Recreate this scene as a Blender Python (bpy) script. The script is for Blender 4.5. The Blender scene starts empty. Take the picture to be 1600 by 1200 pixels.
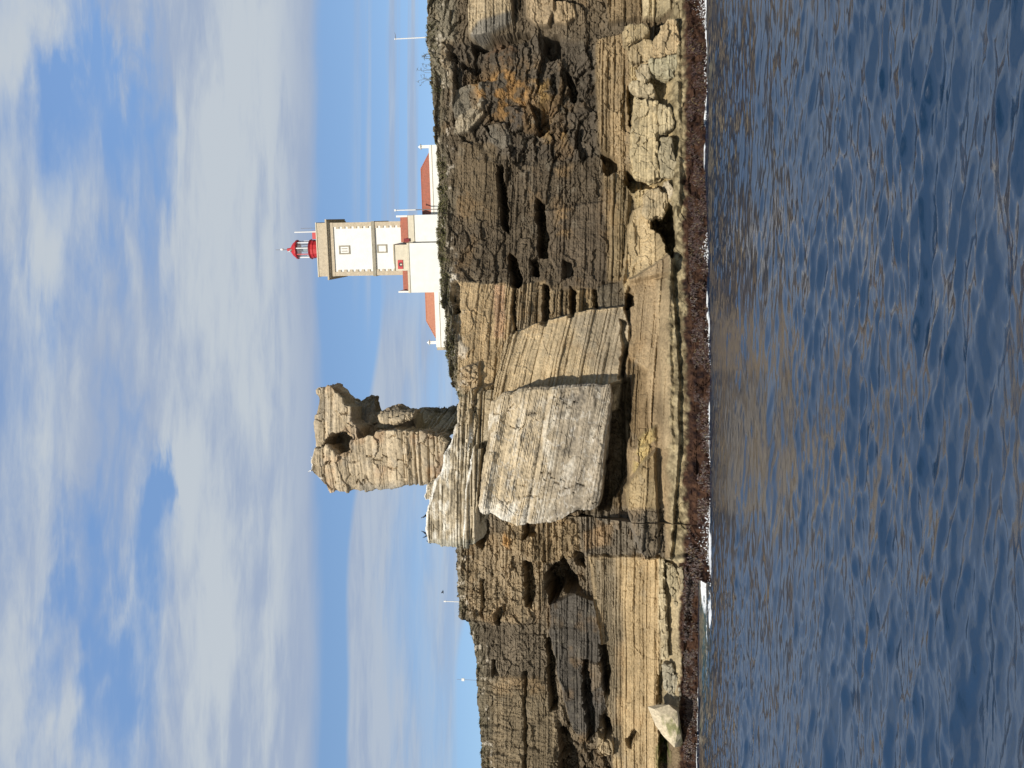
import bpy, bmesh, math, random
import numpy as np
from mathutils import Vector, Matrix
random.seed(7)
S = bpy.context.scene
C = S.collection
PI = math.pi

# ------------------------------------------------------------------ camera geometry
F = 1600.0                      # focal length in photo pixels (36 mm lens on a 36 mm wide frame)
H = 4.0                         # eye height over the sea, on a boat
PITCH = math.atan(247 / F)      # the horizon sits 247 px under the picture's middle
CP, SP = math.cos(PITCH), math.sin(PITCH)

def W(x, y, Y):
    """photo point (x, y; the photo lies on its side) at distance Y -> world X, Z"""
    xc = (600 - y) / F
    yc = (800 - x) / F
    t = Y / (CP - yc * SP)
    return xc * t, H + t * (SP + yc * CP)

def proj(X, Y, Z):
    dz = Z - H
    zc = Y * CP + dz * SP
    yc = -Y * SP + dz * CP
    return 800 - F * yc / zc, 600 - F * X / zc

# ------------------------------------------------------------------ numpy noise
def _h(*k):
    a = np.zeros(np.shape(k[0]), np.uint32) + np.uint32(0x9E3779B9)
    for i, v in enumerate(k):
        a = (a ^ (np.asarray(v).astype(np.int64).astype(np.uint32) * np.uint32([0x85EBCA6B, 0xC2B2AE35, 0x27D4EB2F, 0x165667B1][i]))) & np.uint32(0xFFFFFFFF)
        a ^= a >> np.uint32(15); a = a * np.uint32(0x2C1B3C6D)
        a ^= a >> np.uint32(12); a = a * np.uint32(0x297A2D39)
        a ^= a >> np.uint32(15)
    return a.astype(np.float64) / 4294967295.0

def vn2(x, y, seed=0):
    xi, yi = np.floor(x), np.floor(y); fx, fy = x - xi, y - yi
    fx = fx * fx * fx * (fx * (fx * 6 - 15) + 10); fy = fy * fy * fy * (fy * (fy * 6 - 15) + 10)
    s = np.full_like(xi, seed)
    a = _h(xi, yi, s); b = _h(xi + 1, yi, s); c = _h(xi, yi + 1, s); d = _h(xi + 1, yi + 1, s)
    return (a + (b - a) * fx) * (1 - fy) + (c + (d - c) * fx) * fy - .5

def fbm2(x, y, o=4, seed=0, g=.5):
    r = 0; a = 1.0; t = 0
    for i in range(o):
        r = r + a * vn2(x * 2 ** i + 17.3 * i, y * 2 ** i - 9.1 * i, seed + i); t += a; a *= g
    return r / t * 2            # about -1 .. 1

def vn3(x, y, z, seed=0):
    xi, yi, zi = np.floor(x), np.floor(y), np.floor(z); fx, fy, fz = x - xi, y - yi, z - zi
    fx = fx * fx * (3 - 2 * fx); fy = fy * fy * (3 - 2 * fy); fz = fz * fz * (3 - 2 * fz)
    s = np.full_like(xi, seed); r = 0
    for i in (0, 1):
        for j in (0, 1):
            for k in (0, 1):
                r = r + _h(xi + i, yi + j, zi + k, s) * (fx if i else 1 - fx) * (fy if j else 1 - fy) * (fz if k else 1 - fz)
    return r - .5

def fbm3(x, y, z, o=4, seed=0, g=.5):
    r = 0; a = 1.0; t = 0
    for i in range(o):
        r = r + a * vn3(x * 2 ** i + 7.7 * i, y * 2 ** i, z * 2 ** i - 3.1 * i, seed + i); t += a; a *= g
    return r / t * 2

def voro2(x, y, seed=0, jit=.9):
    """distance to the nearest point, border distance, and three random numbers of the cell"""
    xi, yi = np.floor(x), np.floor(y)
    f1 = np.full(x.shape, 9.); f2 = np.full(x.shape, 9.); cx = np.zeros_like(x); cy = np.zeros_like(x); px = np.zeros_like(x); py = np.zeros_like(x)
    for i in (-1, 0, 1):
        for j in (-1, 0, 1):
            gx, gy = xi + i, yi + j
            qx = gx + .5 + jit * (_h(gx, gy, np.full_like(gx, seed)) - .5); qy = gy + .5 + jit * (_h(gx, gy, np.full_like(gx, seed + 99)) - .5)
            d = np.hypot(qx - x, qy - y)
            m = d < f1
            f2 = np.where(m, f1, np.minimum(f2, d)); f1 = np.where(m, d, f1)
            cx = np.where(m, gx, cx); cy = np.where(m, gy, cy); px = np.where(m, qx, px); py = np.where(m, qy, py)
    s = np.full_like(cx, seed + 7)
    return f1, f2 - f1, _h(cx, cy, s), _h(cx, cy, s + 1), _h(cx, cy, s + 2), x - px, y - py

def sm(a, b, v):
    t = np.clip((v - a) / (b - a), 0, 1); return t * t * (3 - 2 * t)

_beds = {}
def strata(z, x, seed, th, w):
    """bedded rock: relief (-1..1) of the bed at height z and joint block at x, groove depth, random number of the bed"""
    key = (seed, th)
    if key not in _beds:
        rs = np.random.RandomState(seed)
        t = th * np.exp(rs.normal(0, .65, 4000)); b = np.cumsum(t) - 60
        _beds[key] = (b, rs.uniform(-1, 1, 4002), rs.uniform(.4, 1.8, 4002))
    b, R, wd = _beds[key]
    i = np.searchsorted(b, z)
    i = np.clip(i, 1, len(b) - 1)
    d = np.minimum(z - b[i - 1], b[i] - z)
    ww = w * wd[i]
    c = np.floor(x / ww + R[i] * 50)
    hb = _h(i, c, np.full(z.shape, seed)) * 2 - 1
    gr = np.exp(-(np.maximum(d, 0) / (.16 * th + .02)) ** 2)
    return .6 * R[i] + .4 * hb, gr, (R[i] + 1) / 2

def pmask(px, py, poly, soft):
    """1 inside the outline (photo points), 0 outside, soft px wide border"""
    P = np.array(poly, float)
    out = np.zeros(px.shape)
    m = (px > P[:, 0].min() - soft) & (px < P[:, 0].max() + soft) & (py > P[:, 1].min() - soft) & (py < P[:, 1].max() + soft)
    if not m.any(): return out
    x, y = px[m], py[m]
    ins = np.zeros(x.shape, bool); dd = np.full(x.shape, 1e9)
    for k in range(len(P)):
        ax, ay = P[k]; bx, by = P[(k + 1) % len(P)]
        ex, ey = bx - ax, by - ay
        t = np.clip(((x - ax) * ex + (y - ay) * ey) / (ex * ex + ey * ey + 1e-9), 0, 1)
        dd = np.minimum(dd, np.hypot(x - ax - t * ex, y - ay - t * ey))
        c = ((ay > y) != (by > y))
        xx = ax + (y - ay) * ex / (ey if abs(ey) > 1e-9 else 1e-9)
        ins ^= c & (x < xx)
    sd = np.where(ins, dd, -dd)
    out[m] = sm(-soft / 2, soft / 2, sd)
    return out

# ------------------------------------------------------------------ object helpers
def tag(o, label=None, cat=None, group=None, kind=None):
    if label: o['label'] = label
    if cat: o['category'] = cat
    if group: o['group'] = group
    if kind: o['kind'] = kind
    return o

def link(name, me, mat=None, parent=None):
    o = bpy.data.objects.new(name, me); C.objects.link(o)
    if mat: me.materials.append(mat)
    if parent: o.parent = parent
    return o

def empty(name, loc, rz=0):
    o = bpy.data.objects.new(name, None); C.objects.link(o)
    o.location = loc; o.rotation_euler = (0, 0, rz); o.empty_display_size = .5
    return o

def np_mesh(name, V, Q, col=None, smooth=False, attr='Col'):
    me = bpy.data.meshes.new(name)
    n = Q.shape[1]
    me.vertices.add(len(V)); me.vertices.foreach_set('co', np.asarray(V, np.float32).ravel())
    me.loops.add(Q.size); me.loops.foreach_set('vertex_index', Q.astype(np.int32).ravel())
    me.polygons.add(len(Q)); me.polygons.foreach_set('loop_start', np.arange(0, Q.size, n, dtype=np.int32))
    me.update(calc_edges=True)
    me.polygons.foreach_set('use_smooth', np.full(len(Q), smooth))
    if col is not None: put_col(me, col, attr)
    return me

def put_col(me, col, attr='Col'):
    a = me.color_attributes.new(attr, 'FLOAT_COLOR', 'POINT')
    c = np.ones((len(me.vertices), 4), np.float32); c[:, :col.shape[1]] = col
    a.data.foreach_set('color', c.ravel())

def grid_quads(r, c):
    i = np.arange(r * c).reshape(r, c)
    return np.stack([i[:-1, :-1], i[:-1, 1:], i[1:, 1:], i[1:, :-1]], -1).reshape(-1, 4)

# ------------------------------------------------------------------ materials
def mat(name, col=(.5, .5, .5), rough=.7, metal=0, noise=0, nscale=3, bump=0, bscale=20, spec=.3, attr=None, trans=0, alpha=1):
    m = bpy.data.materials.new(name); m.use_nodes = True
    nt = m.node_tree; b = nt.nodes['Principled BSDF']
    b.inputs['Roughness'].default_value = rough; b.inputs['Metallic'].default_value = metal
    b.inputs['Specular IOR Level'].default_value = spec
    b.inputs['Transmission Weight'].default_value = trans; b.inputs['Alpha'].default_value = alpha
    tc = nt.nodes.new('ShaderNodeTexCoord')
    src = None
    if attr:
        a = nt.nodes.new('ShaderNodeAttribute'); a.attribute_name = attr; src = a.outputs['Color']
    if noise or attr:
        n = nt.nodes.new('ShaderNodeTexNoise'); n.inputs['Scale'].default_value = nscale; n.inputs['Detail'].default_value = 6; n.inputs['Roughness'].default_value = .65
        nt.links.new(tc.outputs['Object'], n.inputs['Vector'])
        r = nt.nodes.new('ShaderNodeMapRange'); r.inputs[1].default_value = .25; r.inputs[2].default_value = .75; r.inputs[3].default_value = 1 - noise; r.inputs[4].default_value = 1 + noise
        nt.links.new(n.outputs['Fac'], r.inputs[0])
        mx = nt.nodes.new('ShaderNodeMix'); mx.data_type = 'RGBA'; mx.blend_type = 'MULTIPLY'; mx.inputs[0].default_value = 1
        if src: nt.links.new(src, mx.inputs[6])
        else: mx.inputs[6].default_value = (*col, 1)
        nt.links.new(r.outputs[0], mx.inputs[7]); nt.links.new(mx.outputs[2], b.inputs['Base Color'])
    else:
        b.inputs['Base Color'].default_value = (*col, 1)
    if bump:
        n2 = nt.nodes.new('ShaderNodeTexNoise'); n2.inputs['Scale'].default_value = bscale; n2.inputs['Detail'].default_value = 5
        nt.links.new(tc.outputs['Object'], n2.inputs['Vector'])
        bp = nt.nodes.new('ShaderNodeBump'); bp.inputs['Distance'].default_value = bump; bp.inputs['Strength'].default_value = 1
        nt.links.new(n2.outputs['Fac'], bp.inputs['Height']); nt.links.new(bp.outputs[0], b.inputs['Normal'])
    return m

M_ROCK = mat('layered_rock', attr='Col', rough=.95, noise=.4, nscale=3.5, bump=.05, bscale=9, spec=.1)

# ------------------------------------------------------------------ sun, sky, camera
SUN_AZ, SUN_EL = math.radians(19), math.radians(38)     # behind the camera, to its left
sd = Vector((-math.sin(SUN_AZ) * math.cos(SUN_EL), -math.cos(SUN_AZ) * math.cos(SUN_EL), math.sin(SUN_EL)))
sl = bpy.data.lights.new('sun', 'SUN'); sl.energy = 4.6; sl.angle = math.radians(.53); sl.color = (1, .93, .82)
so = bpy.data.objects.new('sun', sl); C.objects.link(so)
so.rotation_euler = sd.to_track_quat('Z', 'Y').to_euler(); so.location = (0, -20, 60)

cam = bpy.data.cameras.new('camera'); co = bpy.data.objects.new('camera', cam); C.objects.link(co)
fwd = Vector((0, CP, SP)); up = Vector((0, -SP, CP)); right = Vector((1, 0, 0))
co.matrix_world = Matrix(((-up.x, right.x, -fwd.x, 0), (-up.y, right.y, -fwd.y, 0), (-up.z, right.z, -fwd.z, H), (0, 0, 0, 1)))
cam.sensor_width = 36; cam.lens = 36 * F / 1600; cam.clip_end = 30000; cam.clip_start = .1
S.camera = co
S.cycles.diffuse_bounces = 2; S.cycles.max_bounces = 8
S.view_settings.view_transform = 'Standard'; S.view_settings.look = 'None'; S.view_settings.exposure = 0; S.view_settings.gamma = 1

def build_world():
    w = bpy.data.worlds.new('World'); S.world = w; w.use_nodes = True
    nt = w.node_tree; N = nt.nodes; L = nt.links
    bg = N['Background']
    sky = N.new('ShaderNodeTexSky'); sky.sky_type = 'NISHITA'; sky.sun_disc = False
    sky.sun_elevation = SUN_EL; sky.sun_rotation = PI + SUN_AZ; sky.air_density = 1.0; sky.dust_density = .6; sky.ozone_density = 1.6
    def val(v):
        return v
    def m(op, a, b=0.0, c=0.0):
        n = N.new('ShaderNodeMath'); n.operation = op
        for k, v in enumerate((a, b, c)):
            if isinstance(v, (int, float)): n.inputs[k].default_value = v
            else: L.new(v, n.inputs[k])
        return n.outputs[0]
    add = lambda a, b: m('ADD', a, b); sub = lambda a, b: m('SUBTRACT', a, b); mul = lambda a, b: m('MULTIPLY', a, b)
    def ss(v, a, b):
        n = N.new('ShaderNodeMapRange'); n.interpolation_type = 'SMOOTHSTEP'
        L.new(v, n.inputs[0])
        for k, q in ((1, a), (2, b)):
            if isinstance(q, (int, float)): n.inputs[k].default_value = q
            else: L.new(q, n.inputs[k])
        return n.outputs[0]
    tc = N.new('ShaderNodeTexCoord'); sp = N.new('ShaderNodeSeparateXYZ'); L.new(tc.outputs['Generated'], sp.inputs[0])
    x, y, z = sp.outputs
    zz = m('MAXIMUM', z, .02)
    r = m('SQRT', add(mul(x, x), mul(y, y)))
    e = m('DIVIDE', zz, m('MAXIMUM', m('ABSOLUTE', y), .12))   # height over the horizon, level bands stay level
    a = m('DIVIDE', x, m('MAXIMUM', m('ABSOLUTE', y), .05))   # tangent of the bearing, 0 straight ahead
    qx = m('DIVIDE', x, zz); qy = m('DIVIDE', y, zz)     # place on a flat cloud layer
    def noise(sx, sy, ox, oy, scale, det=6, rough=.55, dist=0.0, zz_=0.0):
        cb = N.new('ShaderNodeCombineXYZ')
        L.new(add(mul(qx, sx), ox), cb.inputs[0]); L.new(add(mul(qy, sy), oy), cb.inputs[1]); cb.inputs[2].default_value = zz_
        n = N.new('ShaderNodeTexNoise'); n.inputs['Scale'].default_value = scale; n.inputs['Detail'].default_value = det; n.inputs['Roughness'].default_value = rough; n.inputs['Distortion'].default_value = dist
        L.new(cb.outputs[0], n.inputs['Vector']); return n.outputs['Fac']
    warp = noise(1, 1, 3.1, 7.7, 1.3, 4)
    big = noise(.65, 1.4, 1.7, 4.2, 1.35, 3, .5, .4)
    mid = noise(.6, 1.6, 9.2, 1.2, 3.2, 6, .6, .5)
    fine = noise(.6, 1.7, 5.2, 8.1, 9, 6, .65, .3)
    aw = add(a, mul(sub(mid, .5), .34)); ewb = add(e, mul(sub(noise(1, 1.3, 21.0, 2.0, 3.4, 4), .5), .22))
    dens = add(add(mul(big, .42), mul(mid, .38)), mul(fine, .20))
    def blob(px_, py_, rx, ry):
        """a patch of sky round the given bearing and height"""
        yc = (800 - px_) / F; d0 = CP - yc * SP; ec = (SP + yc * CP) / d0; ac = (600 - py_) / F / d0
        u = mul(sub(aw, ac), F / ry); v = mul(sub(ewb, ec), F * .9 / rx)
        return m('EXPONENT', mul(add(mul(u, u), mul(v, v)), -1.0))
    ew = add(e, add(mul(sub(warp, .5), .016), mul(sub(mid, .5), .010)))
    sheet = mul(ss(ew, .349, .362), sub(1.0, ss(e, .47, .54)))
    thr = sub(.490, mul(sheet, .24))
    for (bx_, by_, rx, ry, k) in ((85, 160, 45, 110, .16), (205, 190, 50, 80, .17), (235, 330, 35, 90, .10), (150, 420, 25, 80, .06), (70, 960, 35, 150, .14), (165, 1040, 45, 190, .17), (250, 800, 35, 70, .16), (20, 640, 30, 90, .05), (225, 930, 30, 120, .10),
                                  (60, 470, 25, 60, .10), (190, 640, 22, 60, .05),
                                  (30, 60, 60, 120, -.10), (120, 700, 50, 120, -.10), (30, 330, 40, 80, -.08), (150, 60, 40, 70, -.08), (270, 620, 40, 120, -.12), (20, 1100, 25, 120, -.05), (200, 500, 40, 80, -.08), (110, 1120, 20, 80, -.12)):
        thr = add(thr, mul(blob(bx_, by_, rx, ry), k))
    lay = mul(ss(dens, sub(thr, .15), add(thr, .11)), ss(ew, .346, .366))
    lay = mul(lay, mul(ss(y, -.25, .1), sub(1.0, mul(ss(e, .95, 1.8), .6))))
    # bank of cloud low on the left with a crisp upper edge, wisps low on the right
    edge = sub(.327, mul(ss(a, -.22, .13), .040))
    edge = add(edge, mul(sub(noise(.35, .35, 8.0, 2.0, 1.6, 4), .5), .02))
    low = sub(1.0, ss(e, sub(edge, .006), add(edge, .001)))
    leftw = sub(1.0, ss(a, .02, .17))
    lown = add(mul(noise(.22, .5, 2.0, 6.0, 2.4, 5, .55, .3), .7), mul(mid, .3))
    depth = sub(edge, e)
    body = add(add(.12, mul(sub(1.0, ss(depth, .0, .09)), .68)), mul(ss(lown, .32, .62), .8))
    lowc = mul(mul(low, m('MINIMUM', body, .95)), leftw)
    lowc = mul(lowc, ss(e, add(.172, mul(ss(mul(a, -1.0), .1, .3), .036)), add(.18, mul(ss(mul(a, -1.0), .1, .3), .036))))
    wis = noise(.16, 2.2, 4.4, 2.6, 1.4, 5, .55, .2)
    wisp = mul(mul(ss(wis, .45, .60), mul(ss(e, .19, .23), sub(1.0, ss(e, .30, .325)))), mul(ss(a, .02, .16), .8))
    cov = m('MAXIMUM', m('MAXIMUM', lay, lowc), wisp)
    # cloud brightness: sunlit cream white in the thick of it, blue grey underneath
    lightn = noise(.55, 1.5, 12.0, 3.3, 1.9, 5, .55, .5)
    lit = ss(add(mul(lightn, .55), add(mul(fine, .22), mul(mid, .23))), .41, .575)
    under = ss(e, .362, .41)
    lit = mul(lit, add(mul(under, .8), add(.2, mul(sub(1.0, ss(e, .335, .345)), .35))))
    mixc = N.new('ShaderNodeMix'); mixc.data_type = 'RGBA'; L.new(lit, mixc.inputs[0])
    mixc.inputs[6].default_value = (.36, .435, .575, 1); mixc.inputs[7].default_value = (.555, .605, .65, 1)
    skm = N.new('ShaderNodeMix'); skm.data_type = 'RGBA'; skm.blend_type = 'MULTIPLY'; skm.inputs[0].default_value = 1
    bst = mul(add(.98, mul(mul(ss(e, .3, .7), ss(y, -.2, .2)), .56)), add(.5, mul(ss(y, -.35, .15), .5))); skv = N.new('ShaderNodeVectorMath'); skv.operation = 'SCALE'; L.new(sky.outputs[0], skv.inputs[0]); L.new(bst, skv.inputs['Scale']); L.new(skv.outputs[0], skm.inputs[6]); skm.inputs[7].default_value = (SKYK[0], SKYK[1], SKYK[2], 1)  # unseen sky behind the camera dimmed to weaken the fill light
    fin = N.new('ShaderNodeMix'); fin.data_type = 'RGBA'; L.new(mul(cov, .93), fin.inputs[0])
    cl = N.new('ShaderNodeMix'); cl.data_type = 'RGBA'; cl.blend_type = 'MULTIPLY'; cl.inputs[0].default_value = 1
    L.new(mixc.outputs[2], cl.inputs[6]); k = 1 / STR; cl.inputs[7].default_value = (k, k, k, 1)
    L.new(skm.outputs[2], fin.inputs[6]); L.new(cl.outputs[2], fin.inputs[7])
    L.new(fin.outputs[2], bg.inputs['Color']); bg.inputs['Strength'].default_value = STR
STR = .1
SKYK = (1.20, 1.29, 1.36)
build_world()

# ------------------------------------------------------------------ the cliff
def Y0f(X):
    return np.interp(X, [-20, -6, 2, 8, 14, 26, 70], [113, 113, 114.5, 117, 120, 123.5, 125])
YL = 155.0                                       # the cliff left of the stack stands farther off
DX, DZ = .085, .085
xs = np.arange(-84, 70, DX)

def top_line(pts, yf):
    out = []
    for (x, y) in pts:
        Y = 120.0
        for _ in range(6):
            X, Z = W(x, y, Y); Y = float(yf(X))
        out.append((X, Z))
    out.sort()
    return np.array(out)

tr = top_line([(667, -160), (668, 0), (669, 60), (671, 90), (674, 118), (678, 150), (680, 200), (681, 240), (685, 290), (687, 340), (685, 380), (687, 420), (693, 450), (697, 500), (701, 560), (704, 598),
               (713, 612), (722, 630), (745, 645), (752, 700), (756, 800), (760, 860)], lambda X: float(Y0f(X)) + 1.0)
tl = top_line([(714, 700), (714, 855), (715, 905), (716, 930), (717, 962), (722, 968), (735, 972), (737, 990), (741, 1012), (745, 1030), (747, 1068), (748, 1100), (750, 1128), (754, 1165), (756, 1200), (765, 1400)], lambda X: YL + 1.0)

rows = 392
s = np.linspace(0, 1, rows)
sX = np.broadcast_to(xs[None, :], (rows, len(xs)))
lf = xs < -14.5
ztop = np.where(xs < -14.5, np.interp(xs, tl[:, 0], tl[:, 1]), np.interp(xs, tr[:, 0], tr[:, 1]))
zn = .28 * fbm2(xs * .7, xs * 0, 4, 5) + .22 * (strata(xs, xs, 3, .7, 1.)[0])
ztop = ztop + zn
ZB = -1.6
sZ = ZB + s[:, None] * (ztop[None, :] - ZB)
X = sX.ravel().astype(float); Z = sZ.ravel().astype(float)

# which part stands far back: a cleft hidden by the stack parts the near cliff from the far one
xb = np.interp(Z, [0, 1.9, 2.6, 7.6, 8.6, 12, 40], [-19.9, -19.7, -18.4, -18.0, -16.0, -14.6, -14.3]) + .5 * fbm2(Z * .8, Z * 0 + 3, 3, 11)
far = X < xb
Yn0 = np.where(far, YL, Y0f(X))
Zp = Z + sm(5.2, 3.2, Z) * (.75 * fbm2(X * .22, Z * 0, 3, 14) + .12 * fbm2(X * .9, Z * .5, 3, 15)) * sm(.2, 1.5, Z)
prof = np.interp(Zp, [-2, 0, 2.0, 2.8, 3.5, 4.3, 5.2, 8.0, 9.2, 30, 36], [8.6, 7.6, 7.0, 6.4, 5.3, 3.9, 2.7, 1.2, .6, -.6, -1.4])
prof = prof * np.where(far, .8, 1)
Ynom = Yn0 - prof
px, py = proj(X, Ynom, Z)
wx = 3.0 * fbm2(X * .55, Z * .55, 4, 21); wy = 3.0 * fbm2(X * .55, Z * .55, 4, 31)
qx_, qy_ = px + wx, py + wy

n = len(X)
rel = np.zeros(n)                                # relief towards the sea, metres
wl = np.full(n, .16); wb = np.full(n, .42); wr = np.full(n, .30); wf = np.full(n, .0)  # thin beds, blocks, roughness, upright flutes
tilt = np.zeros(n)
col = np.empty((n, 3)); col[:] = (.20, .155, .10)

def lerpc(c, m): 
    for k in range(3): col[:, k] += (c[k] - col[:, k]) * m

cwx = 4.0 * fbm2(X * .5, Z * .5, 5, 24, .6) + 2.2 * fbm2(X * 1.8, Z * 1.8, 3, 25); cwy = 6.0 * fbm2(X * .45, Z * .5, 5, 34, .6) + 2.2 * fbm2(X * 1.8, Z * 1.8, 3, 35)
cdm = 1 + .45 * fbm2(X * .6, Z * .6, 4, 36)
cnz = sm(-.2, .22, fbm2(X * .9, Z * .9, 5, 37))
def cleft(poly, d):
    global rel
    rel += d * pmask(px + cwx, py + cwy, poly, 4.5) * cdm

def region(poly, d=0, c=None, soft=6, l=None, b=None, r=None, f=None, t=None, ca=1.0, nz=False):
    global rel, wl, wb, wr, wf, tilt
    m = pmask(qx_, qy_, poly, soft)
    rel += d * m
    if c is not None: lerpc(c, m * ca * (cnz if nz else 1))
    if l is not None: wl += (l - wl) * m
    if b is not None: wb += (b - wb) * m
    if r is not None: wr += (r - wr) * m
    if f is not None: wf += (f - wf) * m
    if t is not None: tilt += (t - tilt) * m

def box(x0, x1, y0, y1): return [(x0, y0), (x1, y0), (x1, y1), (x0, y1)]
GREY = (.23, .21, .17); DARK = (.122, .104, .082); BRN = (.168, .137, .098); TAN = (.37, .28, .165); PALE = (.52, .43, .28); ORG = (.38, .21, .07)

# --- near cliff, from its right end to the stack
region(box(640, 990, -200, 445), 0, BRN, 8, l=.10, b=.45, r=.35)
region(box(640, 712, -200, 135), .3, (.27, .245, .19), 14, l=.05, b=.55, r=.3)
region([(700, 70), (760, 60), (850, 55), (930, 70), (932, 240), (880, 260), (760, 250), (715, 150)], -.5, DARK, 10, l=.05, b=.85, r=.35)
region([(685, 215), (760, 235), (800, 250), (930, 250), (950, 440), (880, 440), (800, 440), (700, 425)], .2, (.15, .122, .088), 10, l=.14, b=.32, r=.3)
region([(720, 225), (775, 225), (778, 262), (782, 340), (730, 350), (700, 300)], .25, (.19, .15, .10), 10, b=.15)
region([(850, 330), (945, 315), (950, 440), (930, 452), (880, 450), (860, 400)], .5, (.17, .137, .10), 6, l=.12, b=.2, r=.25)
region([(868, 325), (895, 325), (893, 370), (870, 368)], .1, (.30, .215, .125), 16, nz=True)
region([(868, 262), (895, 255), (890, 275), (872, 280)], .1, (.30, .215, .125), 14, nz=True)
region([(705, 140), (755, 128), (760, 165), (735, 190), (710, 185)], .55, GREY, 5, b=.3)
region([(712, 190), (745, 165), (757, 160), (757, 180), (735, 205), (712, 212)], .8, (.33, .29, .22), 4, b=.2)
region([(762, 195), (790, 190), (800, 225), (785, 235), (766, 225)], .6, (.22, .2, .165), 4, b=.2)
region([(796, 165), (820, 165), (825, 195), (800, 205)], .6, (.14, .12, .1), 4, b=.2)
region([(738, 135), (770, 118), (790, 110), (812, 116), (830, 148), (815, 165), (800, 185), (775, 180), (752, 160)], .35, ORG, 12, b=.35, r=.5, ca=.9, nz=True)
region([(725, 120), (790, 95), (870, 100), (895, 160), (880, 235), (800, 205), (740, 175)], 0, (.27, .175, .085), 40, ca=.55, nz=True)
region([(836, 110), (858, 115), (862, 150), (846, 170), (838, 150)], .25, (.27, .18, .07), 16, ca=.7, r=.5, nz=True)
region([(845, 195), (880, 190), (890, 225), (860, 232)], .2, (.27, .18, .07), 16, ca=.6, r=.5, nz=True)
region([(770, 60), (800, 65), (815, 90), (790, 100), (760, 90)], .1, (.26, .15, .08), 16, ca=.5, nz=True)
region([(734, -80), (795, -80), (803, 0), (801, 38), (782, 52), (752, 64), (736, 62), (733, 30)], 1.7, (.40, .33, .225), 7, l=.16, b=.12, r=.2)
region([(752, 40), (800, 24), (801, 38), (782, 52), (752, 64), (737, 62)], -.3, (.25, .235, .205), 5)
region([(822, -80), (866, -80), (868, 20), (858, 42), (840, 45), (824, 32)], 1.2, (.34, .27, .18), 4, b=.2)
region([(866, 5), (898, 8), (902, 30), (885, 42), (868, 38)], 1.0, (.36, .28, .18), 4, b=.2)
region([(868, -80), (950, -80), (955, 40), (905, 45), (900, 5)], .4, (.2, .16, .11), 6)
# bedded sandstone along the foot
region([(932, 60), (985, 55), (985, 150), (984, 290), (978, 440), (950, 440), (945, 320), (940, 240), (930, 150)], .8, (.30, .23, .14), 6, l=.27, b=.24, r=.15)
region([(955, 275), (985, 290), (1000, 400), (985, 440), (955, 440)], .3, (.26, .205, .125), 6, l=.42, b=.1, r=.12)
region([(946, -60), (1000, -60), (1003, 30), (985, 38), (950, 40)], 1.2, (.27, .205, .125), 5, l=.25, b=.15)
region([(1000, -60), (1045, -60), (1048, 18), (1032, 30), (1005, 36)], 1.0, (.40, .34, .22), 5, l=.2, b=.15)
region([(985, 100), (1062, 70), (1064, 320), (1052, 345), (1000, 345), (984, 300)], .9, (.42, .34, .20), 8, l=.2, b=.3)
region([(990, 330), (1018, 318), (1045, 380), (1052, 405), (1050, 430), (1000, 440), (985, 445), (978, 465), (972, 440), (978, 390)], 1.6, (.42, .335, .205), 6, l=.08, b=.22, r=.25)
# pale panels right of the tilted slab
region([(700, 440), (735, 440), (808, 446), (806, 520), (770, 600), (745, 640), (715, 605), (700, 520)], .3, (.43, .33, .20), 6, l=.12, b=.14, r=.2)
region([(772, 446), (790, 446), (790, 530), (774, 530)], .1, (.45, .31, .2), 6)
region([(690, 425), (706, 432), (712, 470), (716, 560), (712, 610), (698, 600), (690, 470)], -.1, (.20, .185, .15), 6, b=.5, l=.3)
region([(702, 428), (716, 430), (713, 452), (704, 455)], .2, (.72, .68, .6), 7, ca=.8)
region([(716, 530), (732, 545), (728, 560), (716, 555)], .1, (.68, .63, .55), 6, ca=.7)
region([(722, 575), (750, 565), (752, 600), (745, 640), (725, 640), (716, 620)], .9, (.40, .315, .205), 5, b=.5)
region([(806, 446), (852, 440), (856, 505), (830, 512), (806, 520)], .4, (.30, .235, .15), 4, l=.36, b=.08, r=.12)
region([(858, 450), (892, 455), (892, 498), (860, 505)], .3, (.29, .225, .14), 4, l=.4, b=.06, r=.1)
region([(900, 455), (932, 452), (930, 485), (902, 492)], .4, (.33, .255, .15), 4, l=.25, b=.2)
region([(932, 450), (975, 440), (978, 480), (935, 485)], .7, (.20, .17, .125), 4, l=.15, b=.1)
# the tilted slab behind the leaning block
SLAB = [(776, 600), (790, 540), (804, 521), (832, 510), (862, 500), (900, 491), (925, 485), (975, 480), (985, 510), (980, 545), (972, 588), (968, 640), (900, 660), (800, 660), (772, 640)]
region(SLAB, 1.9, (.50, .405, .265), 4, l=.13, b=.05, r=.12, t=.19)
region([(895, 495), (975, 482), (984, 510), (978, 560), (968, 590), (930, 590), (905, 540)], 0, (.33, .285, .215), 16, ca=.8)
region([(740, 610), (775, 600), (770, 660), (740, 660)], .8, (.37, .29, .18), 4, l=.3, t=.16)
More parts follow.
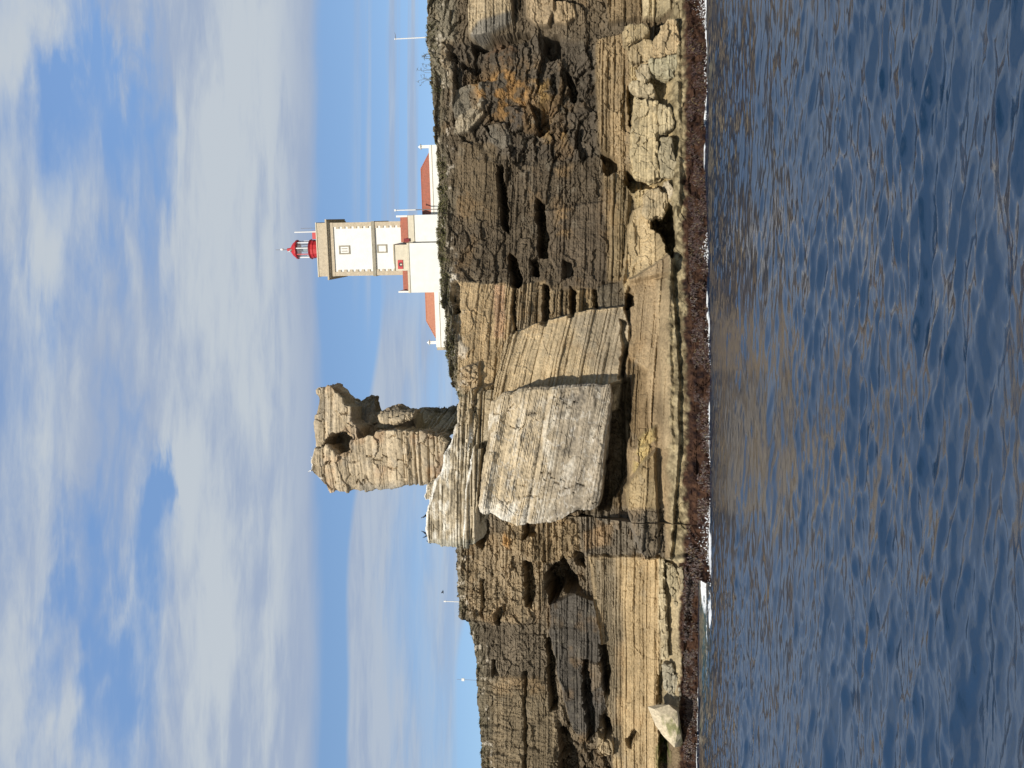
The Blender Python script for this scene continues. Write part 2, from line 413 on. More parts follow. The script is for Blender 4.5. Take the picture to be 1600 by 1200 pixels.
# wave worn foot under the block
region([(985, 440), (1000, 430), (1048, 400), (1062, 560), (1062, 700), (1050, 870), (1010, 870), (985, 820), (975, 640), (978, 590), (985, 520)], 1.5, (.34, .262, .165), 6, l=.12, b=.06, r=.1, t=.06)
region([(1025, 440), (1048, 430), (1052, 700), (1036, 700), (1030, 560)], .8, (.38, .30, .19), 7, l=.14, t=.05)
region([(985, 560), (1012, 580), (1015, 690), (990, 700), (975, 640)], -.5, (.23, .17, .10), 8, l=.2, t=.06)
region([(995, 690), (1008, 675), (1022, 668), (1024, 690), (1010, 720), (998, 735), (988, 745)], .8, (.44, .35, .17), 12, b=.3, nz=True)
region([(975, 760), (1010, 715), (1024, 700), (1030, 800), (1028, 870), (1006, 868), (985, 800)], 1.6, (.33, .26, .155), 6, l=.15, b=.15)
# --- the far cliff on the left
region(box(680, 1040, 790, 1420), 0, (.238, .198, .145), 8, l=.16, b=.4, r=.3)
region([(712, 840), (790, 830), (850, 850), (850, 940), (820, 975), (717, 965)], .4, (.30, .24, .16), 8, l=.2, b=.45)
region([(736, 972), (815, 975), (850, 1000), (850, 1060), (745, 1050)], -.3, (.19, .16, .12), 10, l=.15, b=.35)
region([(745, 1050), (850, 1060), (880, 1150), (880, 1400), (750, 1400)], 0, (.25, .205, .14), 10, l=.1, b=.2, r=.3, f=.5)
region([(850, 800), (905, 815), (905, 870), (850, 880), (790, 850), (795, 815)], .6, (.30, .235, .15), 6, l=.25, b=.4)
region([(905, 800), (1012, 800), (1012, 872), (965, 870), (912, 868)], .8, (.20, .175, .14), 16, l=.24, b=.2)  # grey panel: the shade of a left-turned face put into its colour
region([(912, 830), (958, 815), (956, 850), (915, 858)], .1, (.36, .26, .16), 8, ca=.7)
region([(790, 830), (800, 842), (797, 858), (788, 852)], .1, ORG, 5, ca=.7)
region([(920, 868), (1032, 866), (1034, 1000), (1030, 1095), (1036, 1200), (1040, 1400), (960, 1400), (955, 1150), (945, 1080), (938, 1000), (928, 930)], .9, (.41, .32, .195), 5, l=.19, b=.07, r=.14)
region([(925, 870), (965, 868), (975, 1000), (965, 1100), (975, 1180), (955, 1180), (945, 1060), (935, 960)], 0, (.25, .215, .16), 16, ca=.8)
region([(857, 942), (900, 924), (930, 938), (944, 1020), (948, 1100), (934, 1140), (918, 1164), (890, 1125), (872, 1050), (860, 990)], 1.4, (.125, .115, .102), 5, l=.2, b=.12, r=.12)
region([(918, 1028), (942, 1034), (940, 1070), (925, 1078)], .5, (.28, .23, .17), 5, ca=.8)
region([(870, 1120), (900, 1140), (940, 1165), (958, 1180), (960, 1400), (860, 1400)], -.6, (.19, .155, .11), 8, b=.8, l=.1)
region([(935, 1145), (958, 1150), (958, 1175), (942, 1180), (933, 1165)], 1.6, (.33, .27, .18), 4)
region([(1030, 868), (1075, 868), (1070, 1000), (1062, 1110), (1030, 1100)], .8, (.46, .39, .26), 5, l=.15, b=.25)

# --- clefts, caves and ledges cut into it
for d, poly in [
    (-2.2, [(777, 262), (783, 261), (789, 300), (795, 335), (794, 365), (786, 360), (781, 310)]),
    (-2.2, [(796, 395), (806, 400), (814, 440), (812, 452), (800, 452), (797, 420)]),
    (-2.2, [(840, 312), (850, 318), (858, 380), (856, 404), (843, 402), (840, 350)]),
    (-1.6, [(830, 408), (840, 404), (842, 432), (832, 432)]),
    (-1.4, [(850, 448), (858, 450), (857, 508), (850, 507)]),
    (-1.5, [(891, 448), (899, 452), (900, 495), (892, 497)]),
    (-1.2, [(802, 440), (806, 440), (807, 522), (803, 522)]),
    (-1.2, [(929, 453), (936, 453), (935, 482), (930, 482)]),
    (-1.8, [(978, 460), (990, 462), (990, 482), (978, 486)]),
    (-1.0, [(972, 500), (980, 505), (980, 560), (974, 590), (968, 590), (974, 545)]),
    (-4.0, [(1014, 318), (1030, 312), (1052, 322), (1054, 372), (1050, 404), (1042, 392), (1034, 368), (1018, 360)]),
    (-1.8, [(850, 58), (872, 56), (876, 88), (862, 92), (850, 80)]),
    (-1.5, [(883, 104), (892, 112), (900, 140), (898, 160), (890, 150), (884, 120)]),
    (-2.0, [(940, 240), (964, 250), (966, 268), (946, 276)]),
    (-2.2, [(982, 268), (1000, 276), (1030, 284), (1036, 288), (1034, 296), (1010, 296), (986, 300), (980, 285)]),
    (-1.8, [(983, 138), (992, 142), (990, 165), (984, 200), (982, 180)]),
    (-1.5, [(832, 160), (856, 165), (860, 205), (842, 210), (836, 190)]),
    (-1.4, [(735, 66), (790, 56), (825, 52), (828, 60), (780, 76), (738, 82)]),
    (-.9, [(700, 82), (712, 84), (716, 95), (702, 96)]),
    (-1.0, [(720, 98), (745, 95), (750, 110), (722, 106)]),
    (-1.2, [(706, 444), (716, 440), (719, 470), (722, 490), (714, 492), (708, 470)]),
    (-1.0, [(880, 408), (892, 410), (895, 432), (882, 436)]),
    (-1.8, [(952, 600), (984, 592), (986, 660), (976, 740), (955, 792), (936, 796), (945, 700)]),
    (-2.4, [(741, 806), (760, 806), (764, 832), (754, 858), (742, 848)]),
    # far cliff
    (-5.0, [(852, 896), (862, 882), (876, 876), (880, 866), (884, 880), (902, 898), (907, 920), (880, 926), (860, 942), (854, 925)]),
    (-2.2, [(820, 878), (830, 878), (836, 918), (832, 950), (822, 945)]),
    (-2.4, [(853, 996), (861, 998), (868, 1050), (872, 1108), (862, 1108), (856, 1050)]),
    (-2.4, [(938, 1004), (948, 1010), (955, 1048), (950, 1082), (944, 1080), (940, 1040)]),
    (-2.0, [(911, 1026), (918, 1026), (926, 1090), (930, 1150), (918, 1155), (914, 1090)]),
    (-2.5, [(874, 1145), (884, 1140), (902, 1175), (905, 1200), (905, 1260), (872, 1260)]),
    (-2.0, [(940, 1115), (954, 1125), (956, 1145), (944, 1150)]),
    (-1.8, [(900, 858), (914, 868), (914, 885), (902, 880)]),
    (-1.8, [(818, 820), (835, 815), (836, 836), (820, 842)]),
    (-2.0, [(1030, 1140), (1042, 1140), (1044, 1260), (1030, 1260)]),
    (-1.0, [(1028, 1050), (1036, 1050), (1036, 1098), (1028, 1098)]),
    (-1.0, [(770, 1030), (774, 1030), (777, 1052), (772, 1054)]),
    (-1.2, [(770, 960), (790, 945), (795, 952), (776, 975)]),
    (-.8, [(819, 1050), (823, 1050), (824, 1260), (819, 1260)]),
    (-.8, [(752, 905), (756, 905), (757, 960), (752, 960)]),
    (-1.4, [(978, 1150), (990, 1140), (996, 1144), (984, 1166)]),
]:
    cleft(poly, d * 1.7)

# --- natural texture of the rock
zt = Z + tilt * X + .22 * fbm2(X * .12, Z * .2, 3, 41)
big_o, big_g, big_r = strata(zt, X + 2 * fbm2(X * .2, Z * .3, 2, 4), 5, 1.9, 6.0)
lam_o, lam_g, lam_r = strata(zt + .05 * fbm2(X * .5, Z, 2, 6), X + .5 * fbm2(X, Z * .7, 2, 44), 8, .42, 2.6)
lam2_o, lam2_g, lam2_r = strata(zt, X, 9, .2, 5.0)
sh_ = .5 * fbm2(X * .06, Z * .08, 2, 50)
vx, vz = X / 2.6 + sh_ * Z * .25 + .45 * fbm2(X * .45, Z * .45, 5, 51, .6), Z / 1.55 + .42 * fbm2(X * .45, Z * .45, 5, 52, .6)
f1, fb, h1, h2, h3, dx1, dz1 = voro2(vx, vz, 61)
g1, gb, k1, k2, k3, dx2, dz2 = voro2(vx * 2.7 + .35 * fbm2(X * 1.6, Z * 1.6, 4, 53), vz * 2.3 + .35 * fbm2(X * 1.6, Z * 1.6, 4, 54), 71)
crk = sm(-.15, .45, fbm2(X * .22, Z * .3, 3, 55)); crk2 = sm(-.1, .5, fbm2(X * .4, Z * .5, 3, 56))
blk = (h1 - .5) * 1.25 + (h2 - .5) * 1.5 * dx1 + (h3 - .65) * 1.5 * dz1 - .6 * crk * np.exp(-(fb / .05) ** 2)
blk2 = (k1 - .5) * .5 + (k2 - .5) * .9 * dx2 + (k3 - .65) * .9 * dz2 - .3 * crk2 * np.exp(-(gb / .06) ** 2)
ro = fbm2(X * .3, Z * .3, 6, 81, .55)
rid = 1 - 2 * np.abs(fbm2(X * .8, Z * .9, 5, 91))
flu = 1 - 2.2 * np.abs(fbm2(X * .9 + .4 * fbm2(X * .4, Z * .4, 2, 93), Z * .13, 4, 92))
band = sm(3.9, 5.0, Z)                          # the sea smooths the beds below this
hi = fbm2(X * 1.9, Z * 2.3, 4, 83, .6)
T = wb * (blk + blk2) + .10 * hi * np.clip(wb * 1.6 + wr, .25, 1) + wl * (1.3 * lam_o - .55 * lam_g + .55 * lam2_o - .25 * lam2_g) + wl * 1.1 * (big_o - .6 * big_g) + wr * (1.1 * ro + .35 * rid) + wf * .8 * flu
T = T * (.45 + .68 * band)
low = 1 - sm(3.4, 4.6, Z + .5 * fbm2(X * .3, Z * 0, 3, 95))
p1, pb, pk1, _, _, _, _ = voro2(X * 2.4, Z * 2.6, 96)
T += low * (.08 * (pk1 - .5) + .22 * fbm2(X * 1.6, Z * 1.8, 4, 97) + (.5 + .9 * sm(2.8, 1.8, Z)) * fbm2(X * .3, Z * .25, 4, 98))
rel = rel + T
Y = Yn0 - prof - rel

# --- colour of the rock itself
bedc = (lam_r - .5) * np.clip(wl * 2.6, 0, 1) * .5 + (big_r - .5) * .22 + (h2 - .5) * np.clip(wb, 0, 1) * .3 + (k2 - .5) * np.clip(wb, 0, 1) * .2
col *= (1 + bedc + .28 * fbm2(X * .35, Z * .6, 5, 101))[:, None]
ir = sm(.25, .6, fbm2(X * .28, Z * .35, 4, 103))          # iron stain
lerpc((.36, .23, .11), ir * .28 * sm(4.5, 7, Z))
gl = sm(.2, .55, fbm2(X * .9, Z * 1.3, 4, 105)) * sm(0, .5, fbm2(X * .15, Z * .15, 3, 106) + .3)
lerpc((.33, .30, .24), gl * .30 * sm(5, 8, Z))            # pale lichen
# white guano and crumbly grey soil along the brink
zt_ = np.tile(ztop, rows)
br = sm(-2.6, -.4, Z - zt_ + .9 * fbm2(X * .6, Z * .6, 3, 107))
lerpc((.22, .20, .15), br * .7)
sp_ = sm(.30, .5, fbm2(X * 1.3, Z * 1.6, 3, 109)) * sm(-3.2, -1, Z - zt_)
lerpc((.58, .54, .47), sp_ * .65)
# tide marks: barnacle crust, then weed
zq = Z + .45 * fbm2(X * .35, Z * .2, 4, 111) + .25 * fbm2(X * 1.7, Z * 1.5, 3, 112)
crust = sm(4.3, 3.6, zq) * (0 * Z + 1)
crc = .5 + 1.0 * fbm2(X * 2.0, Z * 2.4, 4, 113)
cm = np.clip(crc, 0, 1)[:, None]
ccol = np.array((.09, .075, .045)) * (1 - cm) + np.array((.42, .36, .23)) * cm
cw = (1 - sm(3.6, 4.4, zq)) * np.where(far, .0, 1)
col += (ccol - col) * (cw * .9)[:, None]
ww = 1 - sm(2.15, 2.75, zq + .35 * fbm2(X * 1.2, Z * 1.2, 4, 118) + np.where(far, -.25, 0))
wk = np.clip(.5 + .9 * fbm2(X * 2.6, Z * 2.6, 4, 115), 0, 1)[:, None]
wcol = np.array((.014, .008, .008)) * (1 - wk) + np.array((.078, .043, .028)) * wk
col += (wcol - col) * ww[:, None]
gm = pmask(px, py, [(1026, 1150), (1046, 1140), (1048, 1240), (1026, 1240)], 10) * sm(-.1, .4, fbm2(X * .8, Z * .8, 3, 117))
lerpc((.10, .13, .03), gm * .8)
land = sm(3.5, 5, Z); col *= np.array((1.0, .965, .90)) * (1 - .24 * land * (1 - sm(.22, .40, col[:, 0])) - .04 * land)[:, None]
col = np.clip(col, .01, .85)
V1 = np.stack([X, Y, Z], 1).reshape(rows, len(xs), 3)
# the flat land behind the brink
PK = np.array([.15, .4, .8, 1.4, 2.2, 3.2, 4.5, 6, 8, 10.5, 14, 18, 24, 32, 45, 60])
topY = V1[-1, :, 1]; 
sy = np.convolve(np.pad(topY, 60, mode='edge'), np.ones(121) / 121, 'valid')
ext = []; extc = []
for k, d in enumerate(PK):
    f = min(1, d / 3)
    yy = topY * (1 - f) + sy * f + d
    zz = ztop * (1 - f) + np.convolve(np.pad(ztop, 60, mode='edge'), np.ones(121) / 121, 'valid') * f + np.minimum(d * .13, 2.2) + .12 * fbm2(xs * .9, xs * 0 + d, 3, 131)
    ext.append(np.stack([xs, yy, zz], 1))
    gq = np.clip(.5 + .8 * fbm2(xs * .8, xs * 0 + d * .7, 4, 133), 0, 1)[:, None]
    extc.append(np.array((.17, .15, .09)) * (1 - gq) + np.array((.07, .085, .03)) * gq)
Vc = np.concatenate([V1.reshape(-1, 3)] + ext); Cc = np.concatenate([col] + extc)
R_ = rows + len(PK)
me = np_mesh('cliff', Vc, grid_quads(R_, len(xs)), Cc)
cliff = tag(link('cliff', me, M_ROCK), 'layered sandstone sea cliff', 'cliff', kind='structure')
Ygrid = V1[:, :, 1]; Zgrid = V1[:, :, 2]
def cliffY(X_, Z_):
    j = int(np.clip(round((X_ - xs[0]) / DX), 0, len(xs) - 1)); i = int(np.clip(np.searchsorted(Zgrid[:, j], Z_), 0, rows - 1))
    return Ygrid[i, j]

# ------------------------------------------------------------------ rocks built as solid outlines, fused and weathered
def prism_bm(bm, poly, yf, yb, inset=.3):
    """solid with the given outline (photo points) standing between the distances yf and yb"""
    P = [tuple(p) for p in poly]
    fy = yf if callable(yf) else (lambda x, y: yf)
    by = yb if callable(yb) else (lambda x, y: yb)
    Y0 = sum(fy(*p) for p in P) / len(P)
    pts = [W(x, y, Y0) for x, y in P]
    A = sum(pts[i][0] * pts[(i + 1) % len(pts)][1] - pts[(i + 1) % len(pts)][0] * pts[i][1] for i in range(len(pts)))
    if A < 0: pts = pts[::-1]; P = P[::-1]
    n_ = len(pts)
    def shrink(q):
        r_ = []
        for i in range(n_):
            a, b, c = np.array(pts[i - 1]), np.array(pts[i]), np.array(pts[(i + 1) % n_])
            d1 = (b - a) / (np.linalg.norm(b - a) + 1e-6); d2 = (c - b) / (np.linalg.norm(c - b) + 1e-6)
            nn = np.array((-(d1 + d2)[1], (d1 + d2)[0])); nn = nn / (np.linalg.norm(nn) + 1e-6)
            r_.append(b + nn * q)
        return r_
    rings = []
    for ins, which, dy in ((inset, 0, 0), (0, 0, inset), (0, 1, -inset), (inset, 1, 0)):
        sh = shrink(ins)
        rings.append([bm.verts.new((sh[i][0], (fy(*P[i]) if which == 0 else by(*P[i])) + dy, sh[i][1])) for i in range(n_)])
    fs = [bm.faces.new(rings[0]), bm.faces.new(rings[3][::-1])]
    for k in range(3):
        for i in range(n_):
            fs.append(bm.faces.new((rings[k][i], rings[k + 1][i], rings[k + 1][(i + 1) % n_], rings[k][(i + 1) % n_])))
    return fs

def fuse(prisms, voxel):
    bm = bmesh.new()
    for p in prisms: prism_bm(bm, *p)
    bmesh.ops.recalc_face_normals(bm, faces=bm.faces)
    bmesh.ops.triangulate(bm, faces=bm.faces, ngon_method='EAR_CLIP')
    me = bpy.data.meshes.new('tmp'); bm.to_mesh(me); bm.free()
    o = bpy.data.objects.new('tmp', me); C.objects.link(o)
    md = o.modifiers.new('r', 'REMESH'); md.mode = 'VOXEL'; md.voxel_size = voxel; md.adaptivity = 0
    dg = bpy.context.evaluated_depsgraph_get()
    m2 = bpy.data.meshes.new_from_object(o.evaluated_get(dg))
    bpy.data.objects.remove(o); bpy.data.meshes.remove(me)
    V = np.empty(len(m2.vertices) * 3, np.float32); m2.vertices.foreach_get('co', V); V = V.reshape(-1, 3).astype(float)
    N = np.empty(len(m2.vertices) * 3, np.float32); m2.vertices.foreach_get('normal', N); N = N.reshape(-1, 3).astype(float)
    return m2, V, N

def weather(V, N, lam=.2, th=.4, w=3., blk=.25, cell=1.5, rough=.15, tilt=0., seed=0, big=.2, bigth=1.8, jw=4., jd=.0):
    X_, Y_, Z_ = V.T
    U = X_ + .8 * Y_
    zt = Z_ + tilt * X_ + .15 * fbm2(U * .15, Z_ * .2, 3, seed + 1)
    o1, g1_, r1 = strata(zt + .04 * fbm2(U * .6, Z_, 2, seed + 2), U, seed + 3, th, w)
    o2, g2_, r2 = strata(zt, U + fbm2(U * .2, Z_ * .3, 2, seed + 4), seed + 5, bigth, w * 2.2)
    a1, ab, q1, q2, q3, ex, ez = voro2(U / cell + .4 * fbm2(U * .6, Z_ * .6, 4, seed + 6), zt / cell * 1.25 + .35 * fbm2(U * .6, Z_ * .6, 4, seed + 7), seed + 8)
    jn = np.abs(np.mod((U + .5 * fbm2(U * .5, Z_ * .8, 4, seed + 13)) / jw + r2 * 7.3 + .4 * r1, 1) - .5) * jw
    jg = np.exp(-(jn / .075) ** 2) * sm(-.25, .2, fbm2(U * .3, Z_ * .3, 3, seed + 14))
    side = np.sqrt(np.clip(1 - N[:, 2] ** 2, 0, 1))
    ro = fbm3(X_ * .5, Y_ * .5, Z_ * .5, 5, seed + 9, .55)
    fi = fbm3(X_ * 2.2, Y_ * 2.2, Z_ * 2.8, 3, seed + 10, .55)
    lm = lam if not callable(lam) else lam(X_, Y_, Z_)
    d = side * (lm * (.9 * o1 - .8 * g1_) + big * (.6 * o2 - .7 * g2_) - jd * jg) + blk * ((q1 - .5) + .8 * (q2 - .5) * ex + .8 * (q3 - .6) * ez - .5 * sm(-.1, .4, fbm2(U * .4, Z_ * .4, 3, seed + 12)) * np.exp(-(ab / .05) ** 2)) + rough * (1.2 * ro + .4 * fi)
    return V + N * d[:, None], dict(r1=r1, r2=r2, q=q1, ro=ro, fi=fi, U=U, zt=zt)

def rock(name, prisms, colf, voxel=.11, parent=None, **kw):
    me, V, N = fuse(prisms, voxel)
    V2, inf = weather(V, N, **kw)
    cl_ = np.clip(colf(V2, N, inf), .01, .85)
    ctr = np.array((V2[:, 0].mean(), V2[:, 1].mean(), V2[:, 2].min()))
    if parent is not None: ctr = np.array(parent.location)
    me.vertices.foreach_set('co', (V2 - ctr).astype(np.float32).ravel())
    me.polygons.foreach_set('use_smooth', np.zeros(len(me.polygons), bool))
    put_col(me, cl_); me.materials.clear(); me.update(); me.name = name
    o = link(name, me, M_ROCK, parent)
    if parent is None: o.location = ctr
    return o

def mixc(c, d, m): return c + (np.array(d) - c) * np.asarray(m)[:, None]
def px_of(V): return proj(V[:, 0], V[:, 1], V[:, 2])

def c_tower(V, N, f):
    c = np.tile(np.array((.455, .37, .25)), (len(V), 1))
    c *= (1 + .35 * (f['r1'] - .5) + .3 * (f['q'] - .5) + .35 * f['ro'])[:, None]
    x, y = px_of(V)
    c = mixc(c, (.40, .235, .12), sm(.1, .6, fbm2(V[:, 0] * .5, V[:, 2] * .5, 3, 301)) * .4)
    c = mixc(c, (.26, .24, .195), sm(750, 766, y + 3 * f['ro']) * sm(555, 570, x) * .8)  # left flank greyed, its shade put into the rock colour
    c = mixc(c, (.33, .30, .25), sm(.1, .5, fbm2(V[:, 0] * .8, V[:, 2] * 1.2, 4, 302)) * .35)
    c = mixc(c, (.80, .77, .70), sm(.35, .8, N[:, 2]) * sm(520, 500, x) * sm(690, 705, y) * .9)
    c = mixc(c, (.20, .12, .075), sm(676, 688, x) * sm(705, 715, y) * .5)
    c = mixc(c, (.10, .085, .065), sm(556, 566, x) * sm(650, 642, y) * sm(.1, -.1, N[:, 0] * -1 + .3 + N[:, 1] * .2) * .5)  # right-facing rock darkened: shade away from the sun painted into the colour
    return c

def c_ledge(V, N, f):
    c = np.tile(np.array((.45, .38, .265)), (len(V), 1))
    c *= (1 + .25 * (f['r1'] - .5) + .3 * f['ro'])[:, None]
    x, y = px_of(V)
    sp = fbm2(f['U'] * .9, V[:, 2] * 2.6, 5, 311)
    c = mixc(c, (.17, .145, .105), sm(.12, .42, sp) * .8)
    c = mixc(c, (.82, .79, .70), sm(-.05, .35, -sp + .2 * f['ro']) * sm(745, 700, x) * .6)
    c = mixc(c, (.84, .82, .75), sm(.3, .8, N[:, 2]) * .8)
    c = mixc(c, (.33, .32, .25), sm(838, 850, y) * .7)
    c = mixc(c, (.40, .32, .20), sm(690, 650, y) * .8)
    return c

def c_block(V, N, f):
    x, y = px_of(V)
    c = np.tile(np.array((.46, .375, .25)), (len(V), 1))
    c *= (1 + .30 * (f['r1'] - .5) + .26 * (f['r2'] - .5) + .26 * f['ro'] + .3 * f['fi'])[:, None]
    # greyer towards the lower part, with a ragged border
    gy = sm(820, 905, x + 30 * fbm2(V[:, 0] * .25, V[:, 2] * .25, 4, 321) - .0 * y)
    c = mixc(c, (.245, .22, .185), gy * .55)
    st = fbm2(f['U'] * .45 + .3 * f['zt'], f['zt'] * 1.25, 6, 322, .6)
    c = mixc(c, (.74, .69, .58), sm(.12, .45, st) * .5 * (1 - .35 * gy))
    dk = fbm2(f['U'] * .8, f['zt'] * 1.5, 6, 323, .65)
    c = mixc(c, (.11, .098, .08), sm(.10, .42, dk) * .65)
    rr = np.abs(fbm2(f['U'] * .5, f['zt'] * .9, 4, 324))
    c = mixc(c, (.66, .63, .56), (1 - sm(.0, .06, rr)) * .45)
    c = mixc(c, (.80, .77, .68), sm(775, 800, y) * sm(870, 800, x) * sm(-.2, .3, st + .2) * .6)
    c = mixc(c, (.42, .34, .225), sm(650, 612, y) * sm(880, 820, x) * .6)
    return c

bz = W(1000, 700, 111)
stack = tag(empty('sea_stack', (-6.0, 112, 0)), 'tall pale sea stack with an overhanging rock tower on a leaning bedded block', 'sea stack')
T1 = [(690, 740), (693, 712), (697, 690), (690, 682), (660, 672), (640, 671), (610, 672), (588, 672), (583, 678), (570, 682), (548, 685), (546, 692), (545, 702), (526, 713), (521, 703), (512, 695), (504, 700),
      (494, 700), (490, 716), (489, 725), (486, 734), (490, 742), (494, 746), (506, 764), (510, 771), (530, 772), (556, 772), (570, 769), (598, 765), (630, 760), (650, 762), (666, 763), (680, 755)]
T2 = [(494, 610), (510, 601), (518, 602), (534, 622), (536, 630), (547, 634), (547, 655), (558, 668), (559, 683), (545, 684), (537, 676), (515, 678), (507, 688), (503, 700), (494, 700), (491, 676), (491, 654), (494, 640), (496, 625)]
T4 = [(500, 607), (530, 614), (556, 629), (568, 616), (579, 620), (588, 644), (600, 640), (640, 640), (652, 645), (655, 690), (650, 735), (620, 740), (540, 740), (510, 720), (505, 640)]
T5 = [(644, 641), (670, 641), (688, 636), (700, 637), (716, 617), (727, 640), (715, 665), (702, 690), (660, 690), (644, 682)]
T3 = [(590, 652), (594, 642), (600, 640), (618, 634), (622, 638), (646, 638), (646, 645), (642, 655), (630, 659), (612, 662), (600, 663), (594, 660)]
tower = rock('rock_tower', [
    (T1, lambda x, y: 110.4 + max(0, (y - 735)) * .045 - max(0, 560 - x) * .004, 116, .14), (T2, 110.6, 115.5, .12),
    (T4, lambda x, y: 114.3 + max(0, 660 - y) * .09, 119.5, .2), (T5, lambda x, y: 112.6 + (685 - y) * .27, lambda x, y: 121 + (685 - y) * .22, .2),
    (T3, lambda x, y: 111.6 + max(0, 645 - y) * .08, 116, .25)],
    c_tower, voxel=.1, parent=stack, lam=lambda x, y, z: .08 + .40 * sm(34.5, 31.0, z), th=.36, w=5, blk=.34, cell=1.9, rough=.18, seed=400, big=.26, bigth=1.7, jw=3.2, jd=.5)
P1 = [(668, 850), (690, 855), (712, 857), (733, 850), (736, 800), (736, 740), (738, 690), (742, 655), (736, 640), (725, 648), (708, 665), (702, 690), (693, 710), (690, 738), (680, 750), (671, 778), (665, 800), (664, 830)]
P3 = [(724, 857), (738, 853), (742, 848), (744, 800), (748, 745), (752, 700), (738, 700), (728, 760)]
P4 = [(735, 840), (765, 800), (775, 640), (735, 640)]
P5 = [(716, 660), (713, 640), (717, 622), (735, 612), (770, 606), (780, 622), (766, 690), (740, 702), (722, 690)]
P6 = [(666, 757), (690, 742), (696, 748), (686, 768), (664, 784), (662, 776)]
ledge = rock('layered_ledge', [(P1, lambda x, y: 109.7 + max(0, 715 - y) * .02, 117, .3), (P3, 109.2, 116, .1), (P4, 111.8, 116, .1), (P5, lambda x, y: 110.9 + max(0, 660 - y) * .03, 117, .3), (P6, 110.2, 114, .1)],
             c_ledge, voxel=.1, parent=stack, lam=lambda x, y, z: .13 + .3 * sm(27.5, 26.3, z), th=.26, w=7, blk=.10, cell=1.1, rough=.16, seed=430, big=.12, bigth=1.2, jw=3., jd=.25)
B0 = [(768, 625), (790, 612), (812, 608), (830, 605), (870, 602), (905, 599), (925, 598), (952, 600), (956, 625), (950, 660), (943, 720), (938, 775), (934, 793), (915, 800), (890, 806), (878, 816), (860, 822), (840, 825),
      (800, 823), (788, 815), (775, 808), (760, 806), (749, 803), (747, 790), (752, 750), (756, 720), (760, 690), (764, 655)]
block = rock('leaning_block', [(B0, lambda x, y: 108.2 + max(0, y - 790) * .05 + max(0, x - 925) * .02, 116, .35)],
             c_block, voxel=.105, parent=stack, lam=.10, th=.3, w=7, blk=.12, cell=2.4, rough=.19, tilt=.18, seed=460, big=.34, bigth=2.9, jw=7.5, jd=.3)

# ------------------------------------------------------------------ loose boulders along the foot
def c_boulder(base):
    def f(V, N, i):
        c = np.tile(np.array(base) * .86, (len(V), 1))
        c *= (1 + .3 * (i['r1'] - .5) + .35 * i['ro'] + .2 * i['fi'])[:, None]
        c = mixc(c, (.24, .20, .13), sm(.25, .6, fbm2(i['U'] * 1.4, V[:, 2] * 1.8, 4, 351)) * .6)
        return c
    return f
BOULD = [
    ('boulder', 'square tan block with a flat face jutting high above the weed at the right end', [(975, 38), (1008, 37), (1013, 43), (1012, 52), (1005, 56), (980, 68), (974, 66)], 117.0, (.42, .33, .19)),
    ('boulder', 'big rounded cream boulder with a Y shaped crack at the right end of the shore', [(1020, 65), (1025, 55), (1040, 32), (1050, 27), (1057, 33), (1060, 50), (1063, 65), (1060, 83), (1040, 87), (1020, 86), (1018, 75)], 117.2, (.47, .36, .21)),
    ('boulder', 'greenish grey boulder with ripple marks beside the big cracked cream boulder', [(1015, 93), (1040, 88), (1058, 85), (1061, 100), (1054, 112), (1056, 122), (1040, 122), (1016, 112)], 117.4, (.38, .34, .225)),
    ('boulder', 'tan wedge of rock between the square tan block and the rippled grey boulder', [(980, 72), (1010, 58), (1018, 62), (1020, 85), (1012, 97), (985, 95)], 118.2, (.42, .33, .195)),
    ('boulder', 'small pale rounded stone above the rippled grey boulder', [(993, 108), (1003, 98), (1012, 102), (1015, 118), (1010, 127), (998, 124)], 117.6, (.48, .40, .26)),
    ('boulder', 'cream boulder with a dark hollow in its face next to the long slab', [(985, 128), (1005, 125), (1020, 133), (1025, 145), (1023, 156), (1000, 150), (985, 138)], 117.6, (.47, .39, .25)),
    ('slab', 'long pale bedded slab standing over the weed, largest on the right shore', [(993, 152), (1027, 158), (1029, 200), (1027, 240), (1031, 278), (1012, 281), (992, 274), (986, 240), (987, 200), (990, 170)], 117.3, (.49, .40, .24)),
    ('boulder', 'cream boulder below the upper end of the long pale slab', [(1030, 162), (1046, 168), (1055, 190), (1052, 200), (1031, 206), (1029, 180)], 116.8, (.47, .39, .24)),
    ('boulder', 'broken blotchy boulder below the lower end of the long pale slab', [(1032, 212), (1048, 212), (1055, 240), (1060, 262), (1054, 277), (1033, 275), (1030, 240)], 116.8, (.42, .36, .235)),
    ('slab', 'rounded tan slab leaning over the dark cave mouth at sea level', [(1005, 302), (1012, 295), (1030, 293), (1042, 302), (1043, 320), (1035, 337), (1015, 342), (1004, 335)], 116.8, (.46, .37, .23)),
    ('boulder', 'pale knobbly stone hugging the side of the rounded tan slab', [(1036, 283), (1045, 280), (1050, 290), (1057, 300), (1057, 318), (1048, 316), (1043, 302)], 116.4, (.52, .44, .31)),
    ('ledge', 'long pale ledge of rock at the foot of the left cliff', [(1029, 873), (1036, 874), (1039, 935), (1043, 1000), (1046, 1028), (1034, 1030), (1031, 940)], 149.3, (.50, .42, .27)),
    ('slab', 'short pale slab lying below the long ledge beside the weed point', [(1041, 880), (1055, 884), (1059, 905), (1062, 930), (1057, 950), (1046, 925), (1042, 900)], 148.9, (.46, .39, .25)),
    ('boulder', 'small pale oblong stone lying on the weed near the left surge', [(1059, 888), (1067, 887), (1072, 920), (1064, 923)], 148.4, (.45, .38, .25)),
    ('slab', 'grey slab with slanting stripes between the pale ledge and the wedge boulder', [(1036, 1040), (1048, 1038), (1063, 1072), (1065, 1095), (1053, 1096), (1037, 1072)], 149.0, (.38, .34, .25)),
]
